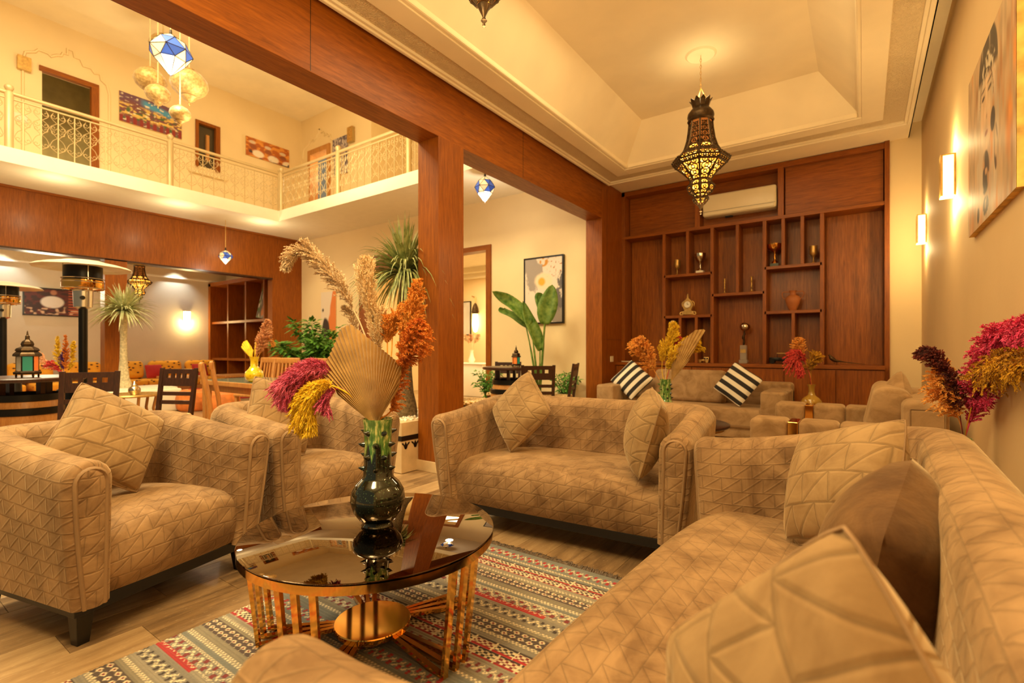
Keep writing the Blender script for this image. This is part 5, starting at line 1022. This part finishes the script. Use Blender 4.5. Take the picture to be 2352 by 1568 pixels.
# ------------------------------------------------------------------ dark dining chairs and barrel tables
kP = NT('patterned_seat_fabric'); vq = kP.obj(); kP.set(color=kP.ramp(kP.voro(vq, 30, 'F1', 0), (.2, lin(70, 40, 24)), (.4, lin(214, 160, 70)), (.7, lin(236, 214, 170))), rough=.9); M['seatf'] = kP.m
def dark_chair(label, loc, rz):
    t = thing('dining_chair', label, 'chair', loc, rz, 'dark dining chairs')      # front is -Y
    for sx in (-1, 1):
        MB().taper(sx*.185, -.19, 0, .43, .036, .042).obj('leg', M['dark'], t, bevel=.003)
        MB().hexa([(sx*.185-.018, .19, 0), (sx*.185+.018, .19, 0), (sx*.185+.018, .23, 0), (sx*.185-.018, .23, 0)], [(sx*.19-.02, .165, .45), (sx*.19+.02, .165, .45), (sx*.19+.02, .205, .45), (sx*.19-.02, .205, .45)]).obj('leg', M['dark'], t)
        MB().hexa([(sx*.19-.02, .165, .45), (sx*.19+.02, .165, .45), (sx*.19+.02, .205, .45), (sx*.19-.02, .205, .45)], [(sx*.2-.02, .245, .95), (sx*.2+.02, .245, .95), (sx*.2+.02, .272, .95), (sx*.2-.02, .272, .95)]).obj('back_post', M['dark'], t, bevel=.002)
        MB().box(sx*.185-.012, sx*.185+.012, -.18, .19, .2, .225).obj('stretcher', M['dark'], t)
    MB().box(-.2, .2, -.21, .2, .38, .435).obj('apron', M['dark'], t, bevel=.003); MB().rbox(-.22, .22, -.23, .18, .43, .485, .022, 3).obj('seat_pad', M['seatf'], t, smooth=50)
    yy = lambda z: .185+(z-.45)*.145; top = MB()
    q = lambda z0, z1, x0, x1: MB().hexa([(x0, yy(z0)-.008, z0), (x1, yy(z0)-.008, z0), (x1, yy(z0)+.012, z0), (x0, yy(z0)+.012, z0)], [(x0, yy(z1)-.008, z1), (x1, yy(z1)-.008, z1), (x1, yy(z1)+.012, z1), (x0, yy(z1)+.012, z1)])
    q(.89, .94, -.185, .185).obj('top_rail', M['dark'], t)
    for x0, x1 in ((-.185, -.13), (-.085, -.05), (-.018, .018), (.05, .085), (.13, .185)): q(.845, .89, x0, x1).obj('back_stud', M['dark'], t)
    q(.76, .845, -.185, .185).obj('back_slat', M['dark'], t); q(.66, .70, -.185, .185).obj('back_slat', M['dark'], t); q(.57, .61, -.185, .185).obj('back_slat', M['dark'], t)
    return t
def barrel(label, loc, rt=.46, h=.92):
    t = thing('barrel_table', label, 'table', loc, 0, 'barrel tables')
    MB().lathe([(.24, 0), (.27, .08), (.30, .22), (.315, .34), (.30, .48), (.27, .62), (.255, .68)], 28).obj('barrel_body', M['pine'], t, smooth=40)
    for z, r in ((.03, .262), (.16, .296), (.52, .30), (.65, .27)): MB().lathe([(r, z), (r+.008, z+.005), (r+.006, z+.065), (r-.004, z+.07)], 28, cap=False).obj('hoop', M['blackm'], t, smooth=40)
    for k_ in range(4): a = PI/2*k_+.4; MB().box(-.03, .03, -.02, .02, .66, h-.04, TR((.2*math.cos(a), .2*math.sin(a), 0), 0, 0, math.degrees(a))).obj('support', M['dark'], t)
    MB().lathe([(0, h-.04), (rt-.01, h-.04), (rt, h-.03), (rt, h-.01), (rt-.01, h), (0, h)], 48, cap=False).obj('table_top', M['dark'], t, smooth=30); return t
barrel('dark barrel table with a round top at the left edge, lantern on it', (-6.75, 1.22, 0), .46, .88)
barrel('banded barrel table in front of the bird of paradise plant', (-4.15, 5.85, 0), .42, .90)
dark_chair('dark wooden chair nearest to the left barrel table', (-5.55, 1.35, 0), 60)
dark_chair('dark wooden chair turned sideways between barrel table and pine table', (-5.85, 2.05, 0), 28)
dark_chair('dark wooden chair seen from behind at the right barrel table', (-3.52, 5.55, 0), 215)
dark_chair('dark wooden chair side on beside the pilaster', (-3.62, 6.28, 0), -72)
dark_chair('dark wooden chair partly behind the column at the right barrel table', (-4.23, 5.08, 0), 125)
dark_chair('dark wooden chair on the far side of the right barrel table', (-4.62, 6.3, 0), 20)
def tab_lantern(label, loc, s, cols):
    t = thing('table_lantern', label, 'lantern', loc, 20, 'moroccan table lanterns'); t.scale = (.78, .78, 1); mets = M['bronze']
    for k_ in range(6): a = PI/3*k_; MB().lathe([(.008*s, 0), (.012*s, .02*s), (.008*s, .03*s)], 8, cx=.1*s*math.cos(a), cy=.1*s*math.sin(a)).obj('foot', mets, t)
    MB().lathe([(0, .03*s), (.125*s, .03*s), (.13*s, .05*s), (.11*s, .06*s), (0, .06*s)], 6, cap=False).obj('base', mets, t)
    for k_ in range(6):
        a = PI/3*(k_+.5); r = .1*s*math.cos(PI/6); MB().box(-.048*s, .048*s, -.002, .002, .065*s, .20*s, TR((r*math.cos(a), r*math.sin(a), 0), 0, 0, math.degrees(a)+90)).obj('pane', cols[k_ % len(cols)], t); a = PI/3*k_
        MB().box(-.006*s, .006*s, -.006*s, .006*s, .06*s, .205*s, TR((.1*s*math.cos(a), .1*s*math.sin(a), 0), 0, 0, math.degrees(a))).obj('corner_bar', mets, t)
    MB().lathe([(.105*s, .20*s), (.135*s, .205*s), (.13*s, .225*s), (.10*s, .25*s), (.115*s, .26*s), (.10*s, .28*s), (.055*s, .30*s), (.062*s, .32*s), (.05*s, .345*s), (.022*s, .365*s), (.02*s, .40*s), (.012*s, .405*s), (.003*s, .45*s)], 6).obj('roof', mets, t); return t
Cg = [emis('teal_lantern_pane', (40, 130, 100), .25), emis('orange_lantern_pane', (220, 110, 40), .35), plain('clear_lantern_pane', (190, 180, 160), .1)]
tab_lantern('metal table lantern with green panes on the left barrel table', (-6.6, 1.21, .88), 1.0, [Cg[1], Cg[2], Cg[0]])
tab_lantern('metal table lantern with orange panes on the right barrel table', (-4.07, 5.85, .90), .68, [Cg[1], Cg[1], Cg[0]])
tag(MB().lathe([(0, 0), (.2, 0), (.23, .04), (.23, .16), (.2, .2), (0, .2)], 28, cap=False).obj('steel_drum', M['steel'], smooth=40), 'low brushed steel drum on the floor behind the left barrel table', 'container').location = (-8.0, 1.25, 0)
# ------------------------------------------------------------------ patio heaters
def heater(label, loc, h=2.15):
    t = thing('patio_heater', label, 'heater', loc, 0, 'patio heaters')
    MB().lathe([(0, 0), (.25, 0), (.26, .03), (.22, .06), (.2, .7), (.18, .74), (0, .74)], 28, cap=False).obj('tank_cover', M['blackm'], t, smooth=40); MB().tube([(0, 0, .7), (0, 0, h-.52)], .042, 12).obj('pole', M['blackm'], t, smooth=60)
    cbx = MB().lathe([(.03, h-.55), (.085, h-.52), (.09, h-.34), (.10, h-.33)], 20).obj('control_box', M['steel'], t, smooth=40); MB().lathe([(0, 0), (.022, 0), (.022, .03), (0, .03)], 12, TR((.085, -.03, h-.42), 0, 90)).obj('knob', M['black'], cbx)
    MB().lathe([(.12, h-.33), (.185, h-.32), (.19, h-.31), (.19, h-.22)], 24, cap=False).obj('burner_bowl', M['gold'], t, smooth=40)
    for z in (h-.31, h-.24, h-.2): MB().tube([(.19*math.cos(2*PI*i/20), .19*math.sin(2*PI*i/20), z) for i in range(20)], .006, 5, closed=True).obj('guard_ring', M['steel'], t)
    MB().lathe([(.175, h-.21), (.175, h-.06)], 24, cap=False).obj('mesh_screen', M['blackm'], t, smooth=40)
    for k_ in range(3): a = 2.1*k_; MB().tube([(.18*math.cos(a), .18*math.sin(a), h-.33), (.18*math.cos(a), .18*math.sin(a), h-.03)], .006, 5).obj('bracket', M['steel'], t)
    MB().lathe([(.45, h-.085), (.455, h-.08), (.40, h-.05), (.2, h-.008), (.19, h), (0, h+.01), (0, h), (.19, h-.012), (.39, h-.06), (.45, h-.085)], 12, cap=False).obj('reflector', M['refl'], t); return t
heater('patio heater with a wide white reflector in front of the salon', (-7.25, 1.79, 0)); heater('patio heater cut off by the left edge of the photo', (-10.5, 1.66, 0))
# ------------------------------------------------------------------ pine dining set
pt = thing('dining_table', 'pine dining table with a glass sheet on top', 'table', (-6.27, 3.3, 0))
MB().box(-.72, .72, -.4, .4, .70, .755).obj('table_top', M['pine'], pt, bevel=.006); MB().box(-.67, .67, -.35, .35, .62, .70).obj('apron', M['pine'], pt); MB().box(-.70, .70, -.38, .38, .756, .762).obj('glass_sheet', M['glass'], pt)
for sx in (-.66, .66):
    for sy in (-.34, .34): MB().taper(sx, sy, 0, .70, .07, .085).obj('leg', M['pine'], pt, bevel=.004)
def pine_chair(label, loc, rz):
    t = thing('pine_chair', label, 'chair', loc, rz, 'pine slat chairs')
    for sx in (-1, 1):
        MB().taper(sx*.19, -.19, 0, .43, .04, .045).obj('leg', M['pine'], t); MB().taper(sx*.19, .19, 0, .43, .04, .045, oy=.03).obj('leg', M['pine'], t)
        P = spline([(sx*.19, .19, .43), (sx*.195, .20, .6), (sx*.20, .235, .8), (sx*.19, .27, 1.0)], 12); MB().tube(P.tolist(), .022, 6).obj('back_post', M['pine'], t, smooth=50)
    MB().rbox(-.225, .225, -.23, .22, .43, .47, .012, 2).obj('seat', M['pine'], t)
    for x in (-.12, -.06, 0, .06, .12): MB().tube([(x, .195, .50), (x, .21, .62), (x, .24, .8), (x, .265, .95)], .014, 6).obj('back_slat', M['pine'], t, smooth=50)
    MB().rbox(-.215, .215, .25, .29, .93, 1.02, .015, 3).obj('crest_rail', M['pine'], t, smooth=50); MB().box(-.2, .2, .18, .21, .48, .52).obj('lower_rail', M['pine'], t); return t
pine_chair('pine slat chair seen edge on at the near side of the pine table, left one', (-5.29, 2.5, 0), 156); pine_chair('pine slat chair seen edge on at the near side of the pine table, right one', (-5.72, 2.78, 0), 156)
pine_chair('pine slat chair on the far side of the pine table, left of the three', (-7.7, 4.0, 0), 12); pine_chair('pine slat chair on the far side of the pine table, middle of the three', (-7.15, 4.02, 0), 30); pine_chair('pine slat chair on the far side of the pine table, nearest to the shrub', (-6.55, 4.05, 0), 8)
yv = thing('yellow_vase', 'round yellow glazed bottle vase on the pine table', 'vase', (-5.88, 3.03, .762)); kY = NT('yellow_glaze'); kY.set(color=kY.ramp(kY.voro(kY.obj(), 28, 'F1'), (.1, lin(196, 150, 10)), (.5, lin(240, 206, 30))), rough=.12, coat=1); M['yglz'] = kY.m
MB().lathe([(0, 0), (.05, 0), (.09, .03), (.105, .08), (.095, .125), (.06, .16), (.042, .19), (.042, .26), (.055, .30), (.05, .30), (.036, .25), (0, .15)], 28, cap=False).obj('body', M['yglz'], yv, smooth=50)
b5 = thing('dried_bouquet', 'blush plume and two yellow fan leaves in the yellow vase', 'bouquet', (-5.88, 3.03, 1.0))
plume(b5, M['p_blush'], PL([(0, -0.02, 0), (0.041, 0.109, 0), (0.103, 0.289, 0), (0.154, 0.48, 0)]), .3, .085, 150, 40, 61, .0035, .3, .7)
plume(b5, M['p_orange'], PL([(0, -0.02, 0), (0.062, 0.135, 0.05), (0.134, 0.253, 0.05), (0.206, 0.212, 0.05)]), .5, .04, 50, 30, 62, .0035, .3, .7)
fan_leaf(b5, M['p_yellow'], P3(-.02, .04), RV, UP, -DV, [(100, .1), (112, .24), (125, .24), (140, .2), (150, .08)], 16, .005); fan_leaf(b5, M['p_yellow'], P3(-.01, .04, .03), RV*.7-DV*.7, UP, -DV, [(70, .08), (85, .22), (100, .24), (115, .1)], 14, .005)
# ------------------------------------------------------------------ salon: banquettes, cushions, pouffes
kS = NT('yellow_bird_print'); vs_ = kS.obj((1, 1, 1.6)); bl = kS.ramp(kS.voro(vs_, 8.5, 'F1'), (.0, lin(46, 24, 18)), (.2, lin(60, 26, 20)), (.26, lin(232, 158, 34)), (1, lin(240, 176, 48))); kS.set(color=bl, rough=.9); M['ybird'] = kS.m
M['redc'] = plain('red_cushion_cloth', (176, 40, 32), .9)
for i, y in enumerate((-.6, 1.55, 3.7, 5.75)):
    t = thing('banquette', ['yellow print banquette partly cut by the left edge', 'yellow print banquette under the cook print', 'yellow print banquette right of the salon post', 'yellow print banquette in the salon corner'][i], 'bench', (-14.5, y, 0), 0, 'salon banquettes')
    MB().box(-.42, .42, -1.02, 1.02, .0, .24).obj('wood_base', M['pine'], t, bevel=.01); MB().rbox(-.4, .43, -1.02, 1.02, .24, .42, .05, 3).obj('seat_mattress', M['ybird'], t, smooth=50)
names = ['leftmost', 'second', 'third', 'fourth', 'fifth', 'sixth', 'seventh', 'eighth']
for i, y in enumerate((1.9, 2.75, 3.6, 4.45, 5.3, 6.15)):
    p = MB().rbox(-.13, .13, -.37, .37, 0, .44, .1, 4).obj('back_cushion', M['ybird'], smooth=60); p.location = (-14.73, y, .42); p.rotation_euler = (0, R(-12), 0); tag(p, names[i]+' yellow printed back cushion of the salon banquettes, from the left', 'cushion', 'yellow back cushions')
for i, (x, y) in enumerate(((-14.45, 4.95), (-14.45, 6.0))):
    pillow('red_cushion', ['red cushion leaning on the banquette under the salon sconce', 'red cushion at the corner end of the banquettes'][i], .38, .14, Matrix.Translation((x, y, .6)) @ Matrix.Rotation(R(90), 4, 'Z') @ Matrix.Rotation(R(-25), 4, 'X'), M['redc'], 'red cushions', False, 10)
tag(MB().box(-14.1, -11.9, 1, 6.6, .0, .012).obj('red_carpet', plain('red_carpet_pile', (170, 34, 28), .95)), 'red carpet on the salon floor', 'rug')
for i, (x, y) in enumerate(((-9.6, 4.35), (-10.35, 4.2))):
    t = thing('leather_pouffe', ['orange leather pouffe beside the pine table leg', 'orange leather pouffe behind the first one'][i], 'pouffe', (x, y, 0), 0, 'orange pouffes'); ml = plain('orange_leather', (226, 132, 62), .5, var=.25, scale=9)
    MB().lathe([(0, 0), (.24, 0), (.29, .05), (.31, .2), (.28, .34), (.2, .39), (0, .40)], 20, cap=False).obj('body', ml, t, smooth=40); MB().lathe([(0, .398), (.1, .395), (.1, .402), (0, .406)], 16, cap=False).obj('top_button', M['redc'], t)
bt = thing('tea_table', 'small carved brass topped tea table in front of the white planter', 'table', (-9.55, 2.95, 0)); MB().lathe([(0, .40), (.40, .40), (.42, .42), (.41, .44), (.38, .42), (0, .42)], 24, cap=False).obj('tray_top', M['brass'], bt, smooth=40)
for k_ in range(6): a = PI/3*k_; MB().tube([(.34*math.cos(a), .34*math.sin(a), 0), (.3*math.cos(a), .3*math.sin(a), .2), (.34*math.cos(a), .34*math.sin(a), .4)], .022, 7).obj('leg', M['pine'], bt, smooth=60)
tp = thing('teapot', 'silver teapot on the tea table', 'teapot', (-9.55, 3.0, .425)); MB().lathe([(0, 0), (.06, 0), (.085, .05), (.08, .10), (.04, .14), (.045, .15), (.02, .18), (.012, .21), (0, .22)], 18, cap=False).obj('body', M['silver'], tp, smooth=50); MB().tube(spline([(.07, 0, .06), (.12, 0, .09), (.14, 0, .14)], 8).tolist(), .01, 6).obj('spout', M['silver'], tp); MB().tube(spline([(-.07, 0, .12), (-.13, 0, .1), (-.07, 0, .05)], 8).tolist(), .006, 6).obj('handle', M['silver'], tp)
for i, (x, y) in enumerate(((-13.2, 5.1), (-13.0, 6.2))):
    t = thing('low_table', ['low carved pine table before the salon banquette', 'low carved pine table in the salon corner'][i], 'table', (x, y, 0), 0, 'low salon tables'); MB().box(-.4, .4, -.4, .4, .46, .52).obj('table_top', M['pine'], t, bevel=.01)
    for sx in (-.33, .33):
        for sy in (-.33, .33): MB().taper(sx, sy, 0, .46, .05, .06).obj('leg', M['pine'], t)
# salon niche shelf
nb_ = thing('niche_shelf', 'oak shelf niche in the salon end wall with a leaning picture', 'shelf', (-13.3, 6.94, 0)); bx_ = lambda n, m_, *b: MB().box(*b).obj(n, M[m_], nb_)
bx_('back_panel', 'woodd', -1.65, 1.6, -.02, 0, .3, 2.95); bx_('side_panel', 'woodz', -1.7, -1.58, -.5, 0, .2, 2.98); bx_('top_board', 'woodx', -1.7, 1.6, -.5, 0, 2.9, 3.0)
for z in (.85, 1.85): bx_('shelf', 'woodx', -1.6, 1.6, -.45, 0, z, z+.06)
for x in (-.75, .2, 1.1): bx_('divider', 'woodz', x-.03, x+.03, -.42, 0, .3, 2.9)
def fall(U, V):
    n = vnoise(U, V, 14, 81, 5)+.4*vnoise(U, V, 40, 82, 12); C = np.zeros(U.shape+(3,))+cc(96, 84, 66); C = lay(C, sst(.6, .9, n), cc(226, 218, 200)); C = lay(C, sst(.6, .8, vnoise(U, V, 6, 83))*sst(.4, .2, V), cc(190, 110, 44)); C = lay(C, sst(.6, .8, vnoise(U, V, 9, 84))*sst(.3, .1, U), cc(84, 110, 60)); return C
cw_ = canvas('leaning_picture', 'waterfall picture leaning in the salon niche', 'picture', .75, .92, Matrix.Translation((-12.35, 6.72, 2.38)) @ Matrix.Rotation(R(-10), 4, 'X') @ Matrix.Rotation(R(6), 4, 'Y'), fall, 60, 70, None, .03)
# colourful bouquet behind the left heater
cv = spiky_vase('small green vase with a colourful bouquet on the far left', (-9.75, 2.2, .44), M['glaze'], Hh=.3); tb = thing('round_stand', 'small round dark stand under the colourful bouquet', 'table', (-9.75, 2.2, 0)); MB().lathe([(0, .41), (.2, .41), (.2, .44), (0, .44)], 20, cap=False).obj('table_top', M['dark'], tb)
for k_ in range(3): MB().taper(.15*math.cos(2.1*k_), .15*math.sin(2.1*k_), 0, .41, .03, .03).obj('leg', M['dark'], tb)
b6 = thing('dried_bouquet', 'bouquet of white, yellow and violet plumes beside the heater pole', 'bouquet', (-9.75, 2.2, .7))
for c_, l_, w_, sd in (('p_blush', [(0, -0.034, 0), (-0.078, 0.136, 0), (-0.242, 0.202, 0), (-0.392, 0.365, 0), (-0.503, 0.483, 0)], .08, 91), ('p_red', [(0, -0.034, 0), (-0.046, 0.104, 0), (-0.144, 0.202, 0), (-0.222, 0.234, 0)], .09, 92), ('p_yellow', [(0, -0.034, 0), (-0.046, 0.136, 0), (-0.105, 0.332, 0), (-0.118, 0.626, 0)], .07, 93), ('p_violet', [(0, -0.034, 0), (-0.026, 0.136, 0), (-0.039, 0.3, 0), (-0.013, 0.43, 0)], .06, 94), ('p_rust', [(0, -0.034, 0), (0, 0.136, 0), (0.013, 0.365, 0), (0, 0.659, 0)], .06, 95), ('p_yellow', [(0, -0.034, 0), (0.02, 0.136, 0.05), (0.065, 0.398, 0.05), (0.078, 0.561, 0.05)], .06, 96)):
    plume(b6, M[c_], PL(l_), .35, w_, 90, 30, sd, .005, .3, .6)
# bright side room: console, lamp, flowers, framed mirror
co = thing('console_table', 'white clothed console table in the bright side room', 'table', (-8.05, 9.6, 0)); MB().rbox(-.6, .6, -.3, .3, .0, .78, .02, 2).obj('cloth_skirt', M['white'], co, smooth=40); MB().box(-.62, .62, -.32, .32, .78, .81).obj('table_top', M['white'], co, bevel=.005)
fvz = thing('white_vase', 'white vase of glowing pale flowers on the console table', 'vase', (-8.0, 9.55, .81)); MB().lathe([(0, 0), (.06, 0), (.09, .08), (.05, .18), (.04, .28), (.055, .32), (0, .3)], 20, cap=False).obj('body', M['white'], fvz, smooth=50)
b7 = thing('dried_bouquet', 'pale flowers standing in the white vase of the side room', 'bouquet', (-8.0, 9.55, 1.1))
for i in range(6): a = i*1.05; plume(b7, M['p_blush' if i % 2 else 'p_tan'], [(0, 0, 0), (.08*math.cos(a), .08*math.sin(a), .2), (.2*math.cos(a), .2*math.sin(a), .42)], .5, .07, 40, 24, 100+i, .005, .3, .7)
hl = thing('hanging_wall_lantern', 'slim bronze wall lantern glowing in the side room', 'lantern', (-8.5, 10.3, 1.6)); MB().lathe([(0, 0), (.05, .03), (.09, .2), (.07, .5), (.06, .55)], 8, cap=False).obj('glass', emis('side_lantern_glow', (255, 226, 150), 5), hl); MB().lathe([(.07, .5), (.1, .54), (.08, .66), (.03, .78), (0, .8)], 8, cap=False).obj('cap', M['bronze'], hl); MB().tube([(0, 0, .78), (0, 0, .95), (-.2, .1, 1.0)], .01, 6).obj('bracket', M['brass'], hl)
canvas('mirror_print', 'narrow dark framed pale print in the side room', 'print', .5, .9, Matrix.Translation((-8.98, 10.4, 2.0)), lambda U, V: np.zeros(U.shape+(3,))+cc(214, 206, 196)*(.8+.3*vnoise(U, V, 5, 90))[..., None], 20, 30, M['black'], .03)
